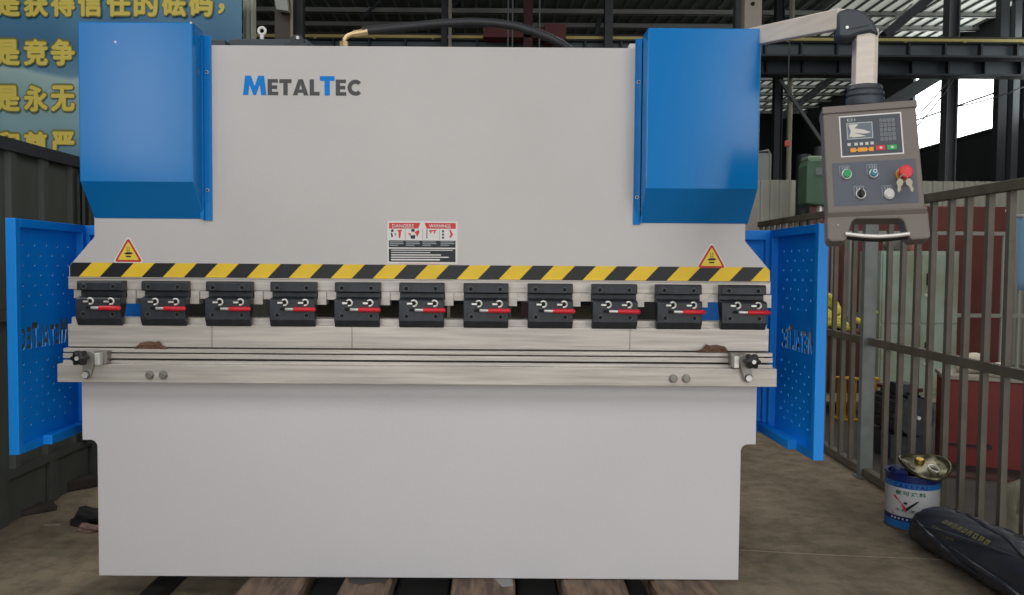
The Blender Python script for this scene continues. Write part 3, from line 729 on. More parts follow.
# debris by the left base of the machine
q = P(92, 516, 1.3); fl_ = Vector((q.x, 1.05, 0))
fz = lambda px, py: (lambda a, b: a + (b-a)*(a.z/(a.z-b.z)))(P(px, py, -1), P(px, py, 3))
q = fz(92, 522)
rg = thing('oily_rag', 'black oily rag heap on the floor left of the press brake', 'rag', q)
lump('cloth', q, .075, .06, .045, mat('oily_cloth', (30,32,32), .7), 5, rg, .5)
lump('cloth_fold', q+Vector((.12,.05,0)), .10, .06, .05, mat('oily_cloth', (30,32,32), .7), 9, rg, .5)
q = fz(90, 531)
gl = lump('glove', q, .055, .025, .022, mat('grey_pink_glove', (150,120,112), .8, var=.3, vscale=30), 11, None, .5); tag(gl, 'grubby pinkish work glove beside the black rag', 'glove')
q = fz(92, 475)
for k, (px, py, L, lb) in enumerate(((84, 478, .35, 'dark wooden offcut against the foot of the left wall'), (93, 486, .22, 'shorter dark wooden offcut nearest the press brake, by the left wall'))):
    q = fz(px, py); bm = new(); bar(bm, q+Vector((-L/2, -.1, .03)), q+Vector((L/2, .12, .03)), .09, .055); tag(obj('wood_offcut', bm, mat('dark_offcut', (58,52,46), .9, var=.2), bevel=.004), lb, 'wood')
q = fz(8, 518); bm = new(); bar(bm, q+Vector((-.12,-.06,.015)), q+Vector((.14,.16,.015)), .11, .026); tag(obj('wood_offcut', bm, MT['dark_offcut'], bevel=.004), 'flat dark board on the floor at the foot of the left wall, far left', 'wood')
q = fz(50, 526); bm = new(); bar(bm, q+Vector((-.03,0,.004)), q+Vector((.05,.01,.004)), .012, .006); tag(obj('paper_scrap', bm, mat('dusty_paper', (140,130,116), .9)), 'tiny pale scrap of paper on the left floor', 'scrap')

# ================================================================== LEFT WALL
def corr(bm, pts0, d, n, pitch, amp, z0, z1, nrm, gap=.7):
    """vertical ribbed sheet from point pts0 along unit d"""
    vs = []; x = 0; L = n*pitch; prof = []
    while x < L:
        prof += [(x, 0), (x+pitch*gap, 0), (x+pitch*(gap+.05), amp), (x+pitch*.92, amp), (x+pitch*.98, 0)]; x += pitch
    lo = []; hi = []
    for u, a in prof:
        p = Vector(pts0) + Vector(d)*u + Vector(nrm)*a
        lo.append(bm.verts.new((p.x, p.y, z0))); hi.append(bm.verts.new((p.x, p.y, z1)))
    for i in range(len(lo)-1): bm.faces.new((lo[i], lo[i+1], hi[i+1], hi[i]))
XW = -2.35 + CX
bm = new(); corr(bm, (XW, -6, 0), (0,1,0), 44, .27, .025, .24, 1.82, (1,0,0)); wl = tag(obj('wall_left', bm, WALLG), kind='structure')
m_ = wl.modifiers.new('solid', 'SOLIDIFY'); m_.thickness = .01
bm = new(); box(bm, XW-.03, XW+.04, -6, 5.88, 1.80, 1.86); par(tag(obj('top_cap', bm, DARKST)), wl)
bm = new(); box(bm, XW-.05, XW+.03, -6, 5.88, 0, .22); box(bm, XW-.05, XW+.05, -6, 5.88, .22, .25)
for k in range(20): box(bm, XW+.03, XW+.05, -3+k*.42, -2.93+k*.42, 0, .22)
bb = tag(obj('baseboard_left', bm, mat('dark_skirting', (74,76,70), .8, var=.15, vscale=4)), kind='structure')
bm = new(); box(bm, XW+.0, XW+.035, -6, 5.88, .98, 1.03); par(obj('wall_rail', bm, WALLG), wl)
# downpipe-like black edge seen left of the cover
bm = new(); cyl(bm, (XW+.06, 1.55, .25), (XW+.06, 1.55, 1.80), .022, 10); par(obj('black_conduit', bm, BLACK), wl)
# outer left wall, back wall, ceiling, right wall, front wall behind the camera
ZR = 6.5
bm = new(); box(bm, -13.1, -13, -9.5, 24, 0, ZR+.3); box(bm, -13.1, -13, -9.5, 24, 0, .1); tag(obj('wall_far_left', bm, DARKST), kind='structure')
bm = new(); box(bm, -13, 13, 23.5, 23.6, 0, ZR+.3); tag(obj('wall_back', bm, mat('far_wall', (46,52,54), .8)), kind='structure')
bm = new()
DOORS = ((-5.8, -4.7), (-3.4, 1.4), (4.1, 8.2))
cur = -13
for d0, d1 in DOORS: box(bm, cur, d0, -9.6, -9.5, 0, ZR); box(bm, d0, d1, -9.6, -9.5, 5.3, ZR); cur = d1
box(bm, cur, 13, -9.6, -9.5, 0, ZR)
tag(obj('wall_front', bm, DARKST), kind='structure')
# ceiling: ribbed sheet
bm = new(); prof = []; x = -13
while x < 13: prof += [(x, 0), (x+.20, 0), (x+.215, -.035), (x+.255, -.035), (x+.27, 0)]; x += .27
lo = [bm.verts.new((u, -9.5, ZR+a)) for u, a in prof]; hi = [bm.verts.new((u, 24, ZR+a)) for u, a in prof]
for i in range(len(lo)-1): bm.faces.new((lo[i], lo[i+1], hi[i+1], hi[i]))
ce = tag(obj('ceiling', bm, ROOFM), kind='structure')
for k in range(12):
    y = 12.65 + .87*k; bm = new()
    box(bm, -13, 11, y, y+.015, ZR-.16, ZR-.055); box(bm, -13, 11, y, y+.07, ZR-.16, ZR-.145)
    par(obj('purlin', bm, PURL), ce)
# glowing sheets, not windows, added for the window-lit roof at the right
RL = emit('glowing_roof_sheet', (196,202,192), .36)
for k_, (ya, yb) in enumerate(((11.4, 15.6), (17.2, 22.4))):
    bm = new(); box(bm, 6.9, 10.5, ya, yb, ZR-.050, ZR-.045); rl = tag(obj('window_%d' % (6+k_), bm, RL), kind='structure')
    bm = new(); x = 6.9
    while x < 10.5: box(bm, x, x+.04, ya, yb, ZR-.085, ZR-.05); x += .27
    par(obj('sheet_ribs', bm, DARKST), rl)
# ================================================================== RIGHT SIDE WALL WITH WINDOWS
def rw_pt(px, py, z):          # point of the side wall line
    return None
XR = 10.3 + CX
bm = new()
ysill = 4.17
box(bm, XR, XR+.1, -9.5, 24, 0, ysill); box(bm, XR, XR+.1, -9.5, 24, 6.0, ZR+.2)
wr = tag(obj('wall_right', bm, mat('dark_wall_sheet', (52,58,60), .75)), kind='structure')
WIN = emit('daylit_window', (236,240,238), 5)
def ypx(px): return F*(XR-CX)/(px-VX) + CY
edges = [(908, 939), (950, 1001), (1006, 1013.5), (1018, 1050), (1075, 1200)]
k = 1
ys = []
for a, b in edges:
    ya, yb = ypx(b), ypx(a); ys.append((ya, yb))
    bm = new(); box(bm, XR+.04, XR+.05, ya, yb, ysill, 6.0); o = tag(obj('window_%d' % k, bm, WIN), kind='structure')
    bm = new()
    for t in (0, 1): yy = ya if t == 0 else yb; box(bm, XR-.02, XR+.1, yy-.03, yy+.03, ysill, 6.0)
    box(bm, XR-.02, XR+.1, ya, yb, ysill-.03, ysill+.03); box(bm, XR+.0, XR+.03, ya, yb, 4.9, 4.93)
    par(obj('window_frame', bm, DARKST), o); k += 1
ys.sort(); cur = -9.5
bm = new()
for ya, yb in ys:
    if ya > cur: box(bm, XR+.0, XR+.1, cur, ya, ysill, 6.0)
    cur = yb
box(bm, XR, XR+.1, cur, 24, ysill, 6.0); par(obj('wall_pier', bm, DARKST), wr)
# ================================================================== STEELWORK
def column(px0, px1, Z, label, m, y_bot=0, top=ZR, kind='I', name='steel_column', group=None):
    Y = Z + CY; x0, x1 = XX(px0, Y, 100), XX(px1, Y, 100); bm = new(); w = x1-x0; t = max(.012, w*.1)
    if kind == 'I':
        box(bm, x0, x0+t, Y, Y+w, 0, top); box(bm, x1-t, x1, Y, Y+w, 0, top); box(bm, x0+t, x1-t, Y+w*.45, Y+w*.45+t, 0, top)
        box(bm, x0-.05, x1+.05, Y-.05, Y+w+.05, 0, .02)
    elif kind == 'box':
        box(bm, x0, x1, Y, Y+w, 0, top); box(bm, x0-.05, x1+.05, Y-.05, Y+w+.05, 0, .02)
    elif kind == 'C':
        box(bm, x0, x1, Y, Y+t, 0, top); box(bm, x0, x0+t, Y+t, Y+w*.6, 0, top); box(bm, x1-t, x1, Y+t, Y+w*.6, 0, top)
    o = obj(name, bm, m); tag(o, label, 'column', group); return o
LST = mat('light_brown_steel', (150,142,134), .55, .2, var=.08); 
cA = column(743, 760, 6.0, 'light grey-brown box column rising just behind the right blue cover', LST, kind='C')
bm = new(); q = P(753, 3.5, 3.24); cyl(bm, q+Vector((0,0.0,0)), q+Vector((0,.03,0)), .015); par(obj('bolt_hole', bm, HOLE), cA)
column(734, 742.5, 6.4, 'narrow dark column left of the grey-brown box column', DARKST, kind='box')
column(775, 783, 14.3, 'dark I column beside a pale pipe, right of the right blue cover', DARKST)
bm = new(); q = P(785.8, 100, 11.5); cyl(bm, (q.x+.02, 11.35, 0.0), (q.x+.02, 11.35, 6.33), .045, 12); tag(obj('riser_pipe', bm, mat('cream_pipe', (150,146,130), .6)), 'pale vertical pipe beside the dark column right of the machine', 'pipe')
column(275, 290, 10.0, 'brown-grey box column standing beside the banner', mat('brown_column', (96,90,84), .6), kind='box')
column(293.5, 303, 10.2, 'dark column directly right of the brown-grey column', DARKST, kind='box')
bm = new(); q = P(291.5, 30, 7.2); cyl(bm, (q.x, 7.2, 0), (q.x, 7.2, 6.45), .02, 10); tag(obj('riser_pipe', bm, mat('tan_pipe', (176,158,136), .5)), 'thin tan pipe between the two columns beside the banner', 'pipe')
column(441, 447, 12.6, 'slim dark column behind the black hose', DARKST, kind='box')
bm = new(); q = P(450, 30, 9.7); box(bm, q.x-.025, q.x+.025, 9.7, 9.75, 0, 5.9) ; tag(obj('cable_duct', bm, mat('pale_duct', (150,146,134), .6)), 'narrow pale duct on the slim column behind the black hose', 'duct')
column(523, 532, 12.3, 'dark red column above the right half of the ram', mat('maroon_steel', (64,36,40), .7), kind='box')
column(604, 612, 12.5, 'dark column left of the right blue cover', DARKST, kind='box')
column(947, 958, 14.4, 'dark I column in front of the bright windows', mat('mid_grey_steel', (84,88,92), .6))
column(998.5, 1007, 14.5, 'dark pier column between the two right windows', DARKST, kind='box')
column(1013, 1019.5, 14.6, 'grey column near the right edge of the windows', mat('mid_grey_steel', (84,88,92), .6), kind='box')
# thin hanging cables
for px, lb in ((508, 'left'), (512.5, 'middle'), (539.5, 'right')):
    q = P(px, 20, 8.5); bm = new(); cyl(bm, (q.x, 8.5, .01), (q.x, 8.5, 6.47), .012, 8); tag(obj('hanging_cable', bm, mat('grey_cable', (92,98,102), .6)), {'left':'leftmost of three thin cables hanging from the roof behind the hose', 'middle':'middle one of three thin cables hanging from the roof behind the hose', 'right':'rightmost of three thin cables hanging from the roof, apart from the pair'}[lb], 'cable')
# crane girders
def girder(name, pyt, pyb, Z, label, m, stiff, rail=None):
    Y = Z+CY; zt_ = P(900, pyt, Y).z; zb_ = P(900, pyb, Y).z
    g = thing(name, label, 'girder', (0, Y, zb_))
    bm = new(); box(bm, -13, 10.55, Y, Y+.02, zb_, zt_); par(obj('web', bm, m), g)
    bm = new(); box(bm, -12.9, 10.4, Y-.12, Y+.14, zt_, zt_+.03); par(obj('flange', bm, DARKST), g)
    bm = new(); box(bm, -12.9, 10.4, Y-.12, Y+.14, zb_-.03, zb_); par(obj('flange', bm, DARKST), g)
    xx = -9.0
    while xx < 10.2:
        bm = new(); box(bm, xx, xx+.03, Y-.1, Y, zb_, zt_); par(obj('stiffener', bm, DARKST), g); xx += stiff
    return g, zt_, Y
GIR = mat('girder_grey', (88,98,104), .6)
g1, zg, Yg = girder('crane_girder', 45, 57, 12.9, 'upper grey crane girder spanning the hall beneath the yellow rail', GIR, .60)
g2, zg2, Yg2 = girder('crane_girder', 60.5, 75, 13.6, 'lower grey girder running beneath the upper crane girder', mat('girder_grey_dull', (72,82,88), .6), .64)
bm = new(); box(bm, -12.9, 10.4, Yg-.16, Yg-.13, P(900,44,Yg).z, P(900,41.3,Yg).z); 
for k in range(24): box(bm, -12.5+k*.98, -12.46+k*.98, Yg-.15, Yg-.10, zg+.0, P(900,41.3,Yg).z)
tag(obj('conductor_rail', bm, mat('yellow_rail', (196,182,110), .5)), 'thin yellow conductor rail along the top of the crane girder', 'rail')
bm = new(); box(bm, -12.9, 10.4, Yg+.02, Yg+.1, P(900,41,Yg).z, P(900,36,Yg).z); tag(obj('crane_runway', bm, mat('brown_dark_steel', (56,52,50), .7)), 'dark brown runway beam just above the yellow rail', 'beam')
# diagonal braces
def brace(p, q, w, lb, m=DARKST, cat='brace', name='roof_brace'):
    bm = new(); bar(bm, p, q, w, w); return tag(obj(name, bm, m), lb, cat)
brace(P(884, 36, 12), P(934, -6, 12), .16, 'thick dark diagonal roof brace above the control box')
brace(P(874, 36, 11.6), P(912, 4, 11.6), .03, 'thin pale rod running along the thick diagonal roof brace', PURL)
brace(P(780, 118, 13.4), P(842, 71, 13.4), .13, 'dark diagonal brace under the girders left of the pendant arm')
brace(P(880, 110, 13.3), P(962, 60, 13.3), .24, 'dark sloping rafter between the control box and the bright window')
brace(P(779, 79, 11.2), P(826, 148, 11.2), .055, 'long slanting pipe strut right of the pale pipe', mat('strut_grey', (92,96,98), .6))
brace(P(452, 6, 12.5), P(468, -4, 12.5), .05, 'short dark diagonal strut at the top of the frame')
brace(P(596, 40, 12.9), P(602, -3, 12.9), .10, 'slightly slanted dark strut beside the dark column left of the right cover')
brace(P(385, -4, 12.3), P(362, 18, 12.3), .05, 'small dark knee strut above the brass hose fitting')
for (a, b, lb) in (((915,128), (956,76), 'lower of the two loose cables sagging before the left window'), ((915,117), (950,78), 'upper of the two loose cables before the left window'), ((955,107), (1030,84), 'long thin cable crossing the bright main window')):
    p = P(a[0], a[1], 11.5); q = P(b[0], b[1], 11.5); bm = new(); tube(bm, [p + (q-p)*t + Vector((0,0,-.05*math.sin(math.pi*t))) for t in [k/8 for k in range(9)]], .012, 8); tag(obj('loose_cable', bm, BLACK), lb, 'cable')
# crane hoist: maroon bar with trolley
bm = new(); a = P(483, 36, 9.5); b = P(565, 27, 9.5); box(bm, a.x, b.x, 9.55, 9.8, a.z, b.z); box(bm, b.x-.32, b.x+.02, 9.5, 9.85, a.z-.05, b.z+.05)
cyl(bm, (b.x-.15, 9.48, a.z+.06), (b.x-.15, 9.52, a.z+.06), .05)
tag(obj('hoist_beam', bm, mat('hoist_maroon', (92,34,38), .6)), 'dark red hoist beam with end carriage hung above the machine, behind the hose', 'hoist')
# floodlight beside banner
bm = new(); q = P(281, 6, 7.0); prism(bm, [(q.x-.09,q.z+.12),(q.x+.07,q.z+.12),(q.x+.09,q.z-.06),(q.x-.06,q.z-.04)], 7.0, 7.1); fl0 = thing('floodlight', 'pale square floodlight fixed on the brown-grey column', 'light', (q.x, 7.05, q.z))
par(obj('lamp_housing', bm, mat('lamp_pale', (188,194,188), .5)), fl0); bm = new(); box(bm, q.x-.06, q.x+.06, 7.1, 7.26, q.z-.02, q.z+.03); par(obj('bracket', bm, DARKST), fl0)
# ================================================================== BANNER
Yb = 5.25
def banner():
    nx, nz = 40, 16; a = P(-60, -25, Yb); b = P(243, 180, Yb); bm = new(); G = []
    for i in range(nx+1):
        for j in range(nz+1):
            u, v = i/nx, j/nz
            y = Yb + .006*math.sin(7*u*6.28/2+3*v) + .004*math.sin(23*u + 9*v)
            G.append(bm.verts.new((a.x+(b.x-a.x)*u, y, b.z+(a.z-b.z)*v)))
    for i in range(nx):
        for j in range(nz): k = i*(nz+1)+j; bm.faces.new((G[k], G[k+nz+1], G[k+nz+2], G[k+1]))
    m = bpy.data.materials.new('banner_print'); m.use_nodes = True; nt = m.node_tree; bs = nt.nodes['Principled BSDF']; bs.inputs['Roughness'].default_value = .55
    tc = nt.nodes.new('ShaderNodeTexCoord'); sx = nt.nodes.new('ShaderNodeSeparateXYZ'); nt.links.new(tc.outputs['Object'], sx.inputs[0])
    nz_ = nt.nodes.new('ShaderNodeTexNoise'); nz_.inputs['Scale'].default_value = 1.6; nt.links.new(tc.outputs['Object'], nz_.inputs['Vector'])
    mr = nt.nodes.new('ShaderNodeMapRange'); zA, zB = P(100, 160, Yb).z, P(100, 0, Yb).z
    mr.inputs['From Min'].default_value = zA; mr.inputs['From Max'].default_value = zB; nt.links.new(sx.outputs['Z'], mr.inputs['Value'])
    ad = nt.nodes.new('ShaderNodeMath'); ad.operation = 'MULTIPLY_ADD'; ad.inputs[1].default_value = .22; nt.links.new(nz_.outputs['Fac'], ad.inputs[0]); nt.links.new(mr.outputs[0], ad.inputs[2])
    sb = nt.nodes.new('ShaderNodeMath'); sb.operation = 'SUBTRACT'; sb.inputs[1].default_value = .11; nt.links.new(ad.outputs[0], sb.inputs[0])
    r = nt.nodes.new('ShaderNodeValToRGB'); nt.links.new(sb.outputs[0], r.inputs[0]); nt.links.new(r.outputs[0], bs.inputs['Base Color'])
    def L(c): return tuple((x/255)**2.2 for x in c)+(1,)
    el = r.color_ramp.elements; el[0].position = 0; el[0].color = L((80,118,140)); el[1].position = 1; el[1].color = L((70,122,150))
    for p_, c in ((.25,(120,152,160)), (.42,(126,156,160)), (.54,(146,172,172)), (.58,(90,128,150)), (.75,(58,100,134))): e = el.new(p_); e.color = L(c)
    return obj('banner', bm, m, smooth=True)
bn = banner(); tag(bn, 'blue cloud-print banner with yellow Chinese characters hung on the left', 'banner')
YT = mat('banner_yellow', (200,182,84), .7); YO = mat('banner_olive', (112,112,50), .6)
rows = [(4, '是获得信任的砝码', (8,36,63,90,118.6,146,174,201)), (53, '是竞争', (8,36,63)), (99, '是永无', (8,36,63)), (145, '和尊严', (8,36,63))]
cw = P(22, 100, Yb-.04).x - P(0, 100, Yb-.04).x
for py, body, cxs in rows:
    for ch, cx_ in zip(body, cxs):
        q = P(cx_-11, py+11.5, Yb-.016)
        o = text('banner_character', ch, YO, Matrix.Translation(q+Vector((0,.0,0)))@FACE, w=cw, h=cw+.03, ext=.0010, fat=.022); par(o, bn)
        o = text('banner_character', ch, YT, Matrix.Translation(q)@FACE, w=cw, h=cw+.02, ext=.003, fat=.010); par(o, bn)
q = P(219, 13, Yb-.016); o = text('banner_character', '，', YT, Matrix.Translation(q)@FACE, w=.05, h=.09, ext=.003, fat=.01); par(o, bn)
# pale curtain edge right of the banner
bm = new(); G = []
for i in range(13):
    for z in (1.0, 4.6): G.append(bm.verts.new((P(243, 20, 5.6).x + i*.0125, 5.6 + .03*math.sin(i*1.4), z)))
for i in range(12): bm.faces.new((G[2*i], G[2*i+2], G[2*i+3], G[2*i+1]))
cu_ = tag(obj('hanging_cloth', bm, mat('pale_cloth', (178,182,166), .8), smooth=True), 'narrow pale cloth strip hanging at the right edge of the banner', 'cloth')
cu_.modifiers.new('solid', 'SOLIDIFY').thickness = .006

# ================================================================== FENCE ON THE RIGHT
def fx(Z): return 1.990 + .0638*Z + CX
def fpt(Z, z): return Vector((fx(Z), Z+CY, z))
FN = thing('steel_bar_fence', 'tall brown-grey steel bar fence running back along the right side', 'fence', fpt(4, 0))
bm = new(); bar(bm, fpt(2.2, 1.60), fpt(7.6, 1.672), .045, .045); par(obj('top_rail', bm, FENCEM, bevel=.003), FN)
bm = new(); bar(bm, fpt(2.2, .828), fpt(7.6, .828), .03, .045); par(obj('middle_rail', bm, FENCEM, bevel=.003), FN)
bm = new(); bar(bm, fpt(2.2, .035), fpt(7.6, .035), .05, .05); par(obj('bottom_rail', bm, FENCEM, bevel=.003), FN)
k = 0; Z = 3.22 - .157*5
while Z < 7.6:
    if abs(Z-4.56) > .09:
        lean = random.uniform(-.010, .010)
        bm = new(); bar(bm, fpt(Z, .055), fpt(Z, 1.60+.0133*(Z-2.2)-.015)+Vector((0, lean, 0)), .026, .026); par(obj('bar', bm, FENCEM), FN)
    Z += .157
bm = new(); q = fpt(4.56, 0); box(bm, q.x-.045, q.x+.035, q.y-.02, q.y+.02, .0, 1.6); box(bm, q.x-.06, q.x+.05, q.y-.05, q.y+.05, 0, .012); par(obj('post', bm, GALV, bevel=.004), FN); 

# things behind the fence ------------------------------------------------
def ZX(px, Z): return XX(px, Z+CY, 300)
def ZZ(py, Z, px=900): return P(px, py, Z+CY).z
# second, pale fence
Z2 = 8.3; F2 = thing('pale_tube_fence', 'pale tube railing standing behind the locker', 'fence', (ZX(940, Z2), Z2+CY, 0))
FG = mat('pale_tube', (150,152,144), .5)
for py in (233, 315):
    bm = new(); z = ZZ(py, Z2); bar(bm, (ZX(832, Z2), Z2+CY, z), (ZX(1060, Z2), Z2+CY, z), .04, .04); par(obj('rail', bm, FG), F2)
for k in range(14):
    x = ZX(832, Z2) + .186*k; bm = new(); cyl(bm, (x, Z2+CY, 0), (x, Z2+CY, ZZ(233, Z2) - .0), .02, 8); par(obj('bar', bm, FG), F2)
# maroon steel plate wall
MAR = mat('maroon_plate', (98,48,44), .7, var=.12, vscale=2)
bm = new(); x0, x1 = ZX(800, 9.5), ZX(1012, 9.5); zt_ = ZZ(206, 9.5)
pts = [(x0, 0), (x1, 0), (x1, zt_-.1)] + [(x1-.1+.1*math.cos(R(a_)), zt_-.1+.1*math.sin(R(a_))) for a_ in (30, 60, 90)] + [(x0, zt_)]
prism(bm, pts, 9.5+CY, 9.58+CY); mp_ = tag(obj('steel_plate', bm, MAR, bevel=.01), 'large dark red steel plate standing upright behind the locker', 'steel plate')
for px, py in ((950, 222), (1008, 211)):
    bm = new(); q = P(px, py, 9.5+CY); cyl(bm, q+Vector((0,-.01,0)), q, .035); par(obj('lifting_hole', bm, HOLE if px < 1000 else WHITE), mp_)
# light corrugated partition
bm = new(); corr(bm, (ZX(735, 10.2), 10.2+CY, 0), (1,0,0), 40, .14, .03, 0, ZZ(181, 10.2), (0,-1,0), .55)
wp = tag(obj('partition_panel', bm, mat('pale_corrugated', (150,150,138), .6)), 'pale corrugated sheet partition behind the red plate', 'partition'); wp.modifiers.new('s', 'SOLIDIFY').thickness = .01
# locker
Zl = 7.7; x0, x1 = ZX(880, Zl), ZX(958, Zl); zt_ = ZZ(251, Zl); LK = thing('locker', 'scuffed pale green steel locker with four doors behind the fence', 'locker', ((x0+x1)/2, Zl+CY, 0))
LKM = mat('pale_green_enamel', (158,176,166), .5, var=.1, vscale=3, col2=(140,146,120)); Y = Zl+CY
bm = new(); box(bm, x0, x1, Y, Y+.45, 0.0, zt_); par(obj('body', bm, LKM, bevel=.004), LK)
zm = ZZ(324, Zl); w3 = (x1-x0)/2
for c in range(2):
    for z0, z1 in ((.06, zm-.012), (zm+.012, zt_-.03)):
        bm = new(); box(bm, x0+c*w3+.015, x0+(c+1)*w3-.012, Y-.015, Y, z0, z1); d = obj('door', bm, LKM, bevel=.003); par(d, LK)
        bm = new(); xh = x0+c*w3+.06; zh = z0+(z1-z0)*.55; box(bm, xh, xh+.05, Y-.03, Y-.015, zh, zh+.12); oh = obj('handle', bm, BLACK if c else STEELD, bevel=.002); par(oh, d)
        bm = new(); cyl(bm, (xh, Y-.03, zh-.1), (xh, Y-.015, zh-.1), .014); o = obj('lock', bm, BRIGHT); par(o, d)
bm = new(); box(bm, x0+w3-.02, x0+w3+.0, Y-.017, Y-.01, .1, zm-.1); par(obj('door_gap', bm, HOLE), LK)
# things on the locker
q = Vector((ZX(893, Zl+.2), Zl+.2+CY, zt_)); tag(lump('cloth_bundle', q, .10, .09, .09, mat('grey_cloth', (96,92,88), .8), 21), 'grey cloth bundle on top of the locker', 'cloth')
q = Vector((ZX(912, Zl+.2), Zl+.2+CY, zt_)); tag(lump('cloth_bundle', q, .07, .07, .07, mat('pink_cloth', (150,98,88), .8), 22), 'pinkish cloth bundle on top of the locker, right of the grey one', 'cloth')
# red chest
Zc = 4.9; c0 = Vector((ZX(946, Zc), Zc+CY, 0)); zc_ = ZZ(379, Zc, 970)
RC = thing('red_steel_chest', 'dark red steel chest with grey lid behind the fence at right', 'chest', c0)
RC.rotation_euler = (0, 0, R(-24))
REDP = mat('red_enamel', (108,24,22), .5, var=.1); Lc = .62
bm = new(); box(bm, 0, Lc, 0, .34, 0, zc_); o = obj('chest_body', bm, REDP, bevel=.006); plocal(o, RC)
bm = new(); box(bm, -.01, Lc+.02, -.015, .35, zc_, zc_+.03); lid_ = obj('lid', bm, mat('chest_lid_grey', (146,138,126), .6), bevel=.004); plocal(lid_, RC)
bm = new(); box(bm, .02, .26, -.012, 0, .13, .142); cyl(bm, (.26, -.02, .136), (.26, 0, .136), .016); o = obj('latch_bar', bm, BLACK); plocal(o, RC)
SACK = mat('woven_sack', (206,196,178), .8, var=.1, vscale=12)
q = Vector((ZX(973, 5.0), 5.0+CY, zc_+.03)); tag(lump('sack', q, .105, .08, .078, SACK, 31, None, .2), 'larger white sack on the red chest', 'sack')
q = Vector((ZX(999, 4.8), 4.8+CY, zc_+.03)); tag(lump('sack', q, .07, .07, .055, SACK, 32, None, .2), 'smaller white sack on the right of the red chest', 'sack')
# dark bench with yellow sling
Zb = 6.6; bm = new(); x0, x1 = ZX(800, Zb), ZX(876, Zb); zz = ZZ(331, Zb, 850)
BN = thing('tool_bench', 'dark brown steel bench behind the fence under the yellow sling', 'bench', ((x0+x1)/2, Zb+CY, 0))
BRN = mat('brown_bench', (74,42,36), .7, var=.1)
box(bm, x0, x1, Zb+CY, Zb+.5+CY, zz-.05, zz); par(obj('bench_top', bm, BRN, bevel=.004), BN)
bm = new(); box(bm, x0+.03, x1-.03, Zb+.05+CY, Zb+.45+CY, zz-.55, zz-.05); par(obj('drawer_case', bm, BRN), BN)
bm = new(); box(bm, x0+.12, x0+.24, Zb+.03+CY, Zb+.05+CY, zz-.22, zz-.19); par(obj('handle', bm, PURL), BN)
for xx_ in (x0+.04, x1-.09):
    for yy in (Zb+.03, Zb+.42): bm = new(); box(bm, xx_, xx_+.05, yy+CY, yy+.05+CY, 0, zz-.55); par(obj('leg', bm, BRN), BN)
YS = mat('yellow_sling', (206,196,70), .7, var=.12, vscale=20)
q = Vector((ZX(836, Zb+.2), Zb+.2+CY, zz))
YSt = thing('lifting_sling', 'coiled bright yellow lifting sling heaped on the dark bench', 'sling', q)
for k in range(5):
    bm = new(); tube(bm, [q+Vector((.15*math.cos(t)*(1-.12*k)-.05+.03*math.sin(3*k), .1*math.sin(t)*(1-.1*k), .03+.045*k+(.03+.012*k)*math.cos(t+2.6+.5*k)+.012*math.sin(3*t+k))) for t in [2*math.pi*j/24 for j in range(25)]], .03, 8); par(obj('sling_loop', bm, YS, smooth=True), YSt)
bm = new(); tube(bm, [q+Vector((.12,-.05,.10)), q+Vector((.2,-.06,.07)), q+Vector((.29,-.06,.13)), q+Vector((.33,-.05,.17))], .03, 8); par(obj('sling_tail', bm, YS, smooth=True), YSt)
# yellow trestle on the floor behind
YPM = mat('yellow_machine_paint', (196,150,50), .6, var=.1)
for (pa, pb, lb) in ((842, 849, 'left one of the two yellow steel stands behind the fence, left of the galvanised post'), (853, 859, 'right one of the two yellow steel stands, just left of the galvanised post'), (874, 881, 'yellow steel stand right of the galvanised post, before the locker')):
    Zq = 6.3; bm = new(); x0, x1 = ZX(pa, Zq), ZX(pb, Zq); z1 = ZZ(380, Zq, 850); box(bm, x0, x1, Zq+CY, Zq+.06+CY, 0, z1); box(bm, x0-.01, x1+.01, Zq-.05+CY, Zq+.11+CY, 0, .02); box(bm, x0-.01, x1+.01, Zq-.02+CY, Zq+.08+CY, z1, z1+.02)
    tag(obj('steel_stand', bm, YPM, bevel=.003), lb, 'stand')
# black motor and brown crate
Zm = 5.1; MO = thing('electric_motor', 'black electric motor on the floor left of the red chest', 'motor', (ZX(904, Zm), Zm+CY, 0))
xm = ZX(904, Zm); zc2 = .30
bm = new(); tube(bm, [(xm, Zm-.18+CY, zc2), (xm, Zm+.2+CY, zc2)], .125, 24)
for k in range(20):
    t = 2*math.pi*k/20; bar(bm, (xm+.13*math.cos(t), Zm-.16+CY, zc2+.13*math.sin(t)), (xm+.13*math.cos(t), Zm+.18+CY, zc2+.13*math.sin(t)), .008, .03)
par(obj('motor_body', bm, BLACKM), MO)
bm = new(); box(bm, xm-.13, xm+.13, Zm-.12+CY, Zm+.14+CY, 0, .17); par(obj('foot', bm, BLACKM, bevel=.005), MO)
bm = new(); cyl(bm, (xm, Zm-.22+CY, zc2), (xm, Zm-.18+CY, zc2), .012); par(obj('shaft', bm, BRIGHT), MO)
bm = new(); box(bm, xm-.05, xm+.06, Zm-.08+CY, Zm+.06+CY, zc2+.12, zc2+.2); par(obj('terminal_box', bm, BLACKM, bevel=.005), MO)
Zk = 5.9; bm = new(); x0, x1 = ZX(899, Zk), ZX(922, Zk); zk_ = ZZ(392, Zk, 910); box(bm, x0, x1, Zk+CY, Zk+.25+CY, 0.08, zk_); box(bm, x0-.03, x1+.03, Zk-.03+CY, Zk+.28+CY, 0, .08); box(bm, x0-.02, x1+.02, Zk-.02+CY, Zk+.27+CY, zk_, zk_+.03)
tag(obj('machine_pedestal', bm, mat('pedestal_brown', (82,48,44), .7, var=.15), bevel=.006), 'dark red-brown machine pedestal in front of the pale green locker', 'pedestal')
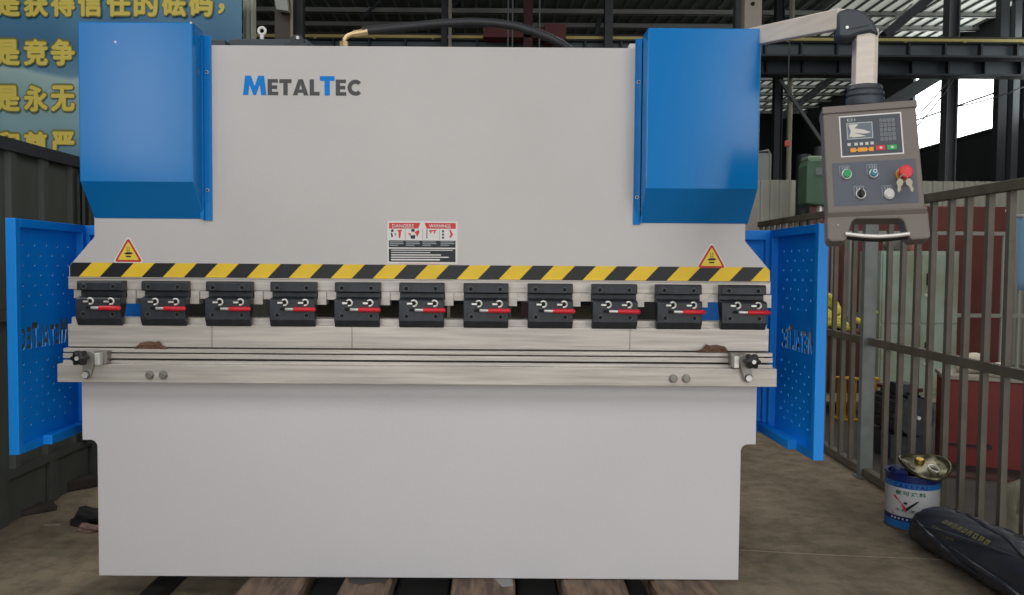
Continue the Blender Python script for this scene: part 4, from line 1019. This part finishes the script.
bm = new(); prism(bm, [(fx(3.3)+.12, 3.3+CY), (fx(3.3)+1.9, 3.3+CY), (fx(7)+2.6, 7.2+CY), (fx(7)+.12, 7.2+CY)], .0005, .005, 'Z')  # dark sheet added to tone down the overlit floor behind the fence
tag(obj('floor_darkening', bm, mat('darkening_sheet', (52,47,42), .7, var=.25, vscale=3)), 'dark sheet added to darken the floor behind the fence', 'floor sheet')
# brown plates lying behind the can
for k, (px, py, lb) in enumerate(((962, 452, 'upper rusty flat bar leaning below the red chest'), (972, 470, 'lower rusty flat bar below the red chest'))):
    q = fz(px, py+10); bm = new(); bar(bm, q+Vector((-.25, .02+.1*k, .012)), q+Vector((.22, -.12+.1*k, .012)), .11, .02); tag(obj('flat_bar', bm, mat('rusty_brown', (70,42,36), .8)), lb, 'flat bar')
# clear plastic bag with cans at far right
q = Vector((fx(3.25)+.24, 3.25+CY, 0))
def glassy():
    m = mat('clear_plastic', (206,206,180), .12); b = m.node_tree.nodes['Principled BSDF']; b.inputs['Alpha'].default_value = .42; b.inputs['Roughness'].default_value = .15; return m
pb_ = thing('plastic_bag', 'crumpled clear plastic bag behind the fence at the lower right', 'bag', q)
lump('bag_film', q, .17, .20, .26, glassy(), 41, pb_, .3, 4)
for k in range(4):
    c = q + Vector((random.uniform(-.06,.06), -.09+.06*k, .02 + .05*k)); bm = new(); cyl(bm, c, c+Vector((.01,.0,.11)), .033, 16)
    tag(obj('tin_can', bm, mat('gold_tin', (170,160,90), .25, .9), bevel=.003), ['lowest brassy tin can inside the clear plastic bag', 'second lowest brassy tin can inside the clear plastic bag', 'second highest brassy tin can inside the clear plastic bag', 'topmost brassy tin can inside the clear plastic bag'][k], 'can')
# hanging blue cloth on the far right
bm = new(); G = []; Yq = 7.0+CY; a = P(1017, 215, Yq)
for i in range(14):
    for j in range(8):
        v = j/7; G.append(bm.verts.new((a.x + i*.02*(1-.2*v) + .03*v, Yq + .03*math.sin(i*1.2), a.z - v*.72 + .03*math.sin(i*.7)*v)))
for i in range(13):
    for j in range(7): k = i*8+j; bm.faces.new((G[k], G[k+8], G[k+9], G[k+1]))
bc = tag(obj('work_cloth', bm, mat('light_blue_cloth', (120,160,190), .8), smooth=True), 'light blue cloth hanging behind the fence at the right edge', 'cloth'); bc.modifiers.new('s', 'SOLIDIFY').thickness = .006
bm = new(); a2 = P(1010, 214, Yq); cyl(bm, (a2.x-.0, Yq, a.z-.01), (a.x+.6, Yq, a.z-.01), .015, 8); cyl(bm, (a.x+.55, Yq, 0), (a.x+.55, Yq, a.z+.02), .02, 8); cyl(bm, (a2.x+.01, Yq, 0), (a2.x+.01, Yq, a.z+.02), .02, 8); tag(obj('clothes_rail', bm, FG), 'pale rail carrying the light blue cloth', 'rail')
# green drilling machine and grey cabinet in mid distance
Zg = 7.5; Yq = Zg+CY; GM = thing('drilling_machine', 'green drilling machine head on a dark column left of the control box', 'machine', (ZX(815, Zg), Yq, 0))
GRN = mat('machine_green', (78,108,86), .6, var=.12, vscale=4)
bm = new(); x0, x1 = ZX(804, Zg), ZX(828, Zg); za, zb_ = ZZ(204, Zg), ZZ(160, Zg)
prism(bm, [(x0, za), (x1, za-.03), (x1, zb_), (x0+.02, zb_), (x0, zb_-.06)], Yq, Yq+.22); par(obj('gear_head', bm, GRN, bevel=.015), GM)
bm = new(); box(bm, x0+.02, x1, Yq+.03, Yq+.2, zb_, zb_+.04); par(obj('motor_plate', bm, mat('pale_green', (130,150,130), .6), bevel=.01), GM)
bm = new(); cyl(bm, ((x0+x1)/2+.05, Yq+.5, 0), ((x0+x1)/2+.05, Yq+.5, zb_+.12), .07, 20); par(obj('column', bm, BLACKM), GM)
bm = new(); cyl(bm, (x0+.18, Yq+.1, za-.12), (x0+.18, Yq+.1, za+.02), .035, 14); cyl(bm, (x0+.18, Yq+.1, za-.16), (x0+.18, Yq+.1, za-.12), .02, 14); par(obj('spindle', bm, BRIGHT), GM)
bm = new(); cyl(bm, (x0+.18, Yq+.12, zb_+.04), (x0+.18, Yq+.12, zb_+.14), .06, 18); par(obj('motor', bm, BLACKM), GM)
bm = new(); box(bm, x0+.05, x1+.1, Yq+.1, Yq+.7, 0, .3); par(obj('base', bm, GRN), GM)
bm = new(); box(bm, x0+.08, x0+.2, Yq-.01, Yq, zb_-.15, zb_-.08); par(obj('name_plate', bm, mat('plate_grey', (110,120,120), .5)), GM)
Zg = 8.35; bm = new(); corr(bm, (ZX(752, Zg), Zg+CY, 0), (1,0,0), 4, .105, .02, 0, ZZ(181, Zg), (0,-1,0), .6); x1 = ZX(752, Zg)+.42
box(bm, ZX(752, Zg), x1, Zg+.01+CY, Zg+.35+CY, 0, ZZ(181, Zg)); tag(obj('ribbed_cabinet', bm, mat('ribbed_grey', (158,158,150), .6)), 'grey ribbed cabinet standing between the right blue cover and the green machine', 'cabinet')
Zg = 9.4; bm = new(); q0, q1 = P(757, 181, Zg+CY), P(768, 152, Zg+CY)
tube(bm, [(q0.x, Zg+CY, 0), (q0.x, Zg+CY, q1.z), (q1.x, Zg+CY, q1.z+.02), (q1.x+.03, Zg+CY, q1.z-.03), (q1.x+.03, Zg+CY, 0)], .015, 8); box(bm, q0.x+.015, q1.x+.015, Zg+CY, Zg+.02+CY, 1.8, q1.z-.01)
tag(obj('framed_board', bm, mat('board_grey', (120,122,116), .6)), 'small grey framed board above the ribbed cabinet', 'board')
# orange hook
q = P(787, 145, 6.1); HK = thing('crane_hook', 'small orange crane hook beside the pale pipe', 'hook', q)
OR = mat('orange_hook', (170,70,42), .5)
bm = new(); box(bm, q.x-.03, q.x+.03, 6.08, 6.12, q.z-.02, q.z+.05); par(obj('hook_block', bm, OR, bevel=.01), HK)
bm = new(); tube(bm, [q+Vector((0,0,-.02))]+[q+Vector((.03*math.cos(R(t)), 0, -.05+.03*math.sin(R(t)))) for t in (90,40,-10,-60,-110,-160)], .012, 8); par(obj('hook', bm, OR, smooth=True), HK)
bm = new(); cyl(bm, q+Vector((0,0,.06)), (q.x, 6.1, 6.3), .008, 6); par(obj('hook_chain', bm, BLACKM), HK)

# ================================================================== PAINT CAN AND BLACK BAG
qc = Vector((2.084+CX, 3.70+CY, 0)); r_ = .120
PC = thing('paint_can', 'white and blue paint can with opened lid standing by the fence', 'paint can', qc)
hc = .262
CB1 = mat('can_blue', (34,120,196), .4); CB2 = mat('can_navy', (24,40,110), .4); CWH = mat('can_white', (206,206,208), .4)
bm = new()
def canband(z0, z1, mi, rr=r_):
    rings(bm, [[(qc.x+rr*math.cos(t), qc.y+rr*math.sin(t), z) for t in [2*math.pi*k/48 for k in range(48)]] for z in (z0, z1)], False, mi)
canband(.008, .045, 0); canband(.045, .068, 1); canband(.068, .205, 2); canband(.205, .232, 0); canband(.232, hc, 1)
rings(bm, [[(qc.x+(r_+.003)*math.cos(t), qc.y+(r_+.003)*math.sin(t), z) for t in [2*math.pi*k/48 for k in range(48)]] for z in (.0, .009)], True, 3)
rings(bm, [[(qc.x+rr*math.cos(t), qc.y+rr*math.sin(t), z) for t in [2*math.pi*k/48 for k in range(48)]] for rr, z in ((r_, hc), (r_+.004, hc+.003), (r_+.003, hc+.008), (r_-.012, hc+.006), (r_-.016, hc-.02))], False, 1)
rings(bm, [[(qc.x+rr*math.cos(t), qc.y+rr*math.sin(t), hc-.02) for t in [2*math.pi*k/48 for k in range(48)]] for rr in (r_-.016, .001)], True, 4)
par(obj('can_body', bm, [CB1, CB2, CWH, STEELD, HOLE], smooth=True), PC)
def on_can(pts, mi, bm, rr=r_+.003):
    """pts: (arc metres to the right, z) polygon bent on the can, centre facing the camera"""
    n = len(pts); a0 = math.atan2(CY-qc.y, CX-qc.x)
    def mp(p, r): t = a0 + p[0]/r_; return (qc.x+r*math.cos(t), qc.y+r*math.sin(t), p[1])
    A = [bm.verts.new(mp(p, rr)) for p in pts]; B = [bm.verts.new(mp(p, r_-.001)) for p in pts]
    fs = [bm.faces.new(A[::-1]), bm.faces.new(B)]
    for i in range(n): fs.append(bm.faces.new((A[i], A[(i+1)%n], B[(i+1)%n], B[i])))
    for f in fs: f.material_index = mi
def can_text(body, m, w, h, u0, z0, bold=.02):
    cu = bpy.data.curves.new('t', 'FONT'); cu.body = body; cu.size = 1; cu.offset = bold; cu.resolution_u = 2; cu.space_character = 1.25
    o = bpy.data.objects.new('t', cu); COL.objects.link(o); bpy.context.view_layer.update()
    me = bpy.data.meshes.new_from_object(o.evaluated_get(bpy.context.evaluated_depsgraph_get())); bpy.data.objects.remove(o)
    bm = new(); bm.from_mesh(me); xs = [v.co.x for v in bm.verts]; ys_ = [v.co.y for v in bm.verts]; a0 = math.atan2(CY-qc.y, CX-qc.x)
    for v in bm.verts:
        u = u0 + (v.co.x-min(xs))/(max(xs)-min(xs))*w; z = z0 + (v.co.y-min(ys_))/(max(ys_)-min(ys_))*h; t = a0 + u/r_
        v.co = Vector((qc.x+(r_+.0015)*math.cos(t), qc.y+(r_+.0015)*math.sin(t), z))
    par(obj('can_lettering', bm, m), PC)
can_text('CAKEPAI', mat('can_navy_ink', (24,50,130), .5), .15, .02, -.085, .208, .03)
can_text('家可涂料', mat('can_green_ink', (60,130,90), .5), .135, .022, -.075, .172, .03)
can_text('水性漆', mat('can_dark_ink', (60,60,70), .5), .09, .014, -.075, .092, .01)
bm = new()
on_can([(-.085,.165),(-.075,.165),(-.025,.113),(-.022,.097),(-.034,.103)], 0, bm); on_can([(-.022,.097),(-.024,.113),(.02,.150),(.03,.152),(.02,.140)], 1, bm)
on_can([(-.035,.130),(-.020,.130),(-.020,.140),(-.035,.140)], 1, bm)
on_can([(-.09,.082),(.06,.082),(.06,.086),(-.09,.086)], 0, bm); on_can([(-.088,.073),(.03,.073),(.03,.078),(-.088,.078)], 0, bm)
for k in range(9): on_can([(-.095+k*.018,.052),(-.087+k*.018,.052),(-.087+k*.018,.060),(-.095+k*.018,.060)], 2, bm)
par(obj('can_emblem', bm, [mat('can_red_ink', (206,44,48), .5), BLACK, CWH]), PC)
# lid, tilted up on the rim
bm = new(); n = 40
LC = qc + Vector((.012, -.075, hc+.054)); LM = Matrix.Translation(LC) @ Matrix.Rotation(R(-3), 4, 'Y') @ Matrix.Rotation(R(17), 4, 'X') @ Matrix.Diagonal((.92, .92, 1, 1))
prf = [(.0,.004),(.03,.004),(.07,.003),(.105,.002),(.112,.010),(.120,.012),(.124,.004),(.120,-.006),(.105,-.004),(0,-.004)]
rr_ = []
for r, z in prf: rr_.append([(max(r,.0005)*math.cos(t)*(1+.03*math.cos(3*t)), max(r,.0005)*math.sin(t), z + (.012*math.cos(2*t) if r > .08 else 0)) for t in [2*math.pi*k/n for k in range(n)]])
rings(bm, rr_); bm.transform(LM); ld = obj('can_lid', bm, mat('tin_lid', (104,100,78), .3, .8, var=.3, vscale=12), smooth=True); par(ld, PC)
bm = new(); torus(bm, (.02, -.05, .012), (0,0,1), .026, .0035, 20, 6, sx=1.3, sy=.8); bm.transform(LM); o = obj('lid_handle', bm, BRIGHT, smooth=True); par(o, ld)
bm = new(); cyl(bm, (-.01, .03, .0), (-.01, .03, .022), .026, 20, r2=.02); bm.transform(LM); o = obj('lid_spout', bm, mat('brass_spout', (190,160,80), .3, .9), smooth=True, bevel=.002); par(o, ld)
bm = new(); t0 = [(-.10, -.02), (-.09,.03), (-.05,.045), (-.03,.02), (-.05,-.06)]
prism(bm, [(qc.x+u-.02, qc.y+v-.03) for u, v in t0], hc+.002, hc+.035, 'Z'); par(obj('cap_ring', bm, CB2, bevel=.01), PC)

# black bag: bent, folded long sack
BGM = mat('black_plastic_film', (58,62,72), .36, var=.15, vscale=8, bump=.4, bscale=25)
bm = new(); rs = []; N = 44; M_ = 64
ax = [(0.0, 2.015, 3.44, .08), (.12, 2.025, 3.40, .105), (.3, 2.035, 3.22, .115), (.5, 2.04, 3.0, .12), (.7, 2.04, 2.78, .125), (.9, 2.04, 2.5, .12), (1, 2.04, 2.38, .05)]
def ev(t):
    for a, b in zip(ax, ax[1:]):
        if t <= b[0]: k = (t-a[0])/(b[0]-a[0]); return [a[i]+(b[i]-a[i])*k for i in (1,2,3)]
    return ax[-1][1:]
for i in range(N+1):
    t = i/N; X, Z, r = ev(t); 
    if i == 0: r = .03
    if i == 1: r = .07
    if i == 2: r = .095
    ring = []
    for k in range(M_):
        a = 2*math.pi*k/M_
        f = 1 + .03*math.sin(2*a + 5*t) + .05*abs(math.sin(3*a + 9*t)) - .04*abs(math.sin(5*a + 21*t + 1.5*math.sin(5*t))) + .018*math.sin(13*a + 45*t)
        px = X + CX + r*f*1.05*math.cos(a); pz = r*.88 + r*f*.95*math.sin(a); pz = max(pz, .004 + .003*math.sin(20*t))
        ring.append((px, Z+CY, pz))
    rs.append(ring)
rings(bm, rs); BB = obj('black_bag', bm, BGM, smooth=True); tag(BB, 'long folded black plastic bag with faded lettering lying against the fence', 'bag')
# faded lettering follows the film: small yellowish strokes laid on the upper front
BB.data.set_sharp_from_angle(angle=R(60))
PRM = mat('faded_print', (138,134,84), .6)
def bag_surf(t, a):
    X, Z, r = ev(t); f = 1 + .03*math.sin(2*a + 5*t) + .05*abs(math.sin(3*a + 9*t)) - .04*abs(math.sin(5*a + 21*t + 1.5*math.sin(5*t))) + .018*math.sin(13*a + 45*t)
    f *= 1.015
    return Vector((X+CX + r*f*1.05*math.cos(a), Z+CY, r*.88 + r*f*.95*math.sin(a)))
for a0, tw, t0, t1 in ((R(60), 1.1, .12, .9), (R(95), 1.3, .08, .8), (R(150), -.9, .1, .75), (R(175), 1.2, .06, .55), (R(120), 1.6, .45, .95), (R(185), .5, .4, .95)):
    bm = new(); pts = [bag_surf(t0+(t1-t0)*k/24, a0 + tw*(k/24-.5)*.8) + Vector((0,0,-.004)) for k in range(25)]
    tube(bm, pts, [.002+.009*math.sin(math.pi*k/24) for k in range(25)], 8); obj('fold', bm, BGM, BB, smooth=True)
rnd = random.Random(3)
for row, (a_, t0, t1, n) in enumerate(((R(128), .30, .58, 9), (R(152), .27, .42, 6))):
    bm = new()
    for k in range(n):
        t = t0 + (t1-t0)*k/n; dt = (t1-t0)/n*.32
        for (u, v, w_, h_) in ((0, 0, .3, 1), (.7, 0, .3, 1), (.0, .75, 1, .25), (0, .35 if k % 2 else 0, 1, .2)):
            T0 = t + dt*2*u; T1 = T0 + dt*2*w_; A0 = a_ + R(11)*(1-v); A1 = A0 - R(11)*h_
            vv = [bm.verts.new(bag_surf(T, A)) for T, A in ((T0,A0),(T1,A0),(T1,A1),(T0,A1))]; bm.faces.new(vv)
    obj('bag_lettering', bm, PRM, BB)

# wire sticking out from box to fence
bm = new(); p = P(909, 176, YF+.09); q = fpt(4.1, 1.63); q = P(928, 195, 1.2)
tube(bm, [P(905, 172, -.42), P(912, 179, -.2), P(920, 187, .4), fpt(4.0, 1.64)], .004, 8); tag(obj('thin_cable', bm, BLACK), 'thin black cable running from behind the control box to the fence top', 'cable')

# ================================================================== LIGHT
w = bpy.data.worlds.new('world'); SC.world = w; w.use_nodes = True
bgn = w.node_tree.nodes['Background']; bgn.inputs[0].default_value = (.93, .97, 1, 1); bgn.inputs[1].default_value = 1.0
def area(name, loc, rot, sx, sy, power, col=(1,1,1)):
    l = bpy.data.lights.new(name, 'AREA'); l.shape = 'RECTANGLE'; l.size = sx; l.size_y = sy; l.energy = power; l.color = col
    o = bpy.data.objects.new(name, l); COL.objects.link(o); o.location = loc; o.rotation_euler = rot; return o
# daylight through the two big doorways behind the photographer, with a made-up middle one as fill
area('daylight_narrow_doorway', (-5.25, -9.45, 2.75), (R(90), 0, 0), 1.0, 5.0, 62, (1, .99, .98))
area('middle_doorway_fill', (-1.0, -9.45, 2.7), (R(90), 0, 0), 4.7, 5.1, 105, (1, .985, .97))
area('daylight_right_doorway', (6.15, -9.45, 2.7), (R(90), 0, 0), 4.0, 5.1, 190, (1, .99, .98))
area('overhead_fill', (-.5, -5.6, 6.3), (0, 0, 0), 14, 4, 360, (1, .985, .97))  # unseen overhead lamp added as fill for the machine front
area('overhead_fill_far', (4.5, 4.5, 6.3), (0, 0, 0), 5, 3, 170, (1, .98, .95))  # unseen lamp added to brighten the hall behind the fence
area('overhead_fill_left', (-3.4, 1.0, 6.3), (0, 0, 0), 3, 3, 170, (1, .98, .95))  # unseen lamp added to lift the floor at the left

SC.view_settings.view_transform = 'Standard'; SC.view_settings.look = 'None'; SC.view_settings.gamma = 1; SC.view_settings.exposure = 0.12
SC.view_settings.use_curve_mapping = False
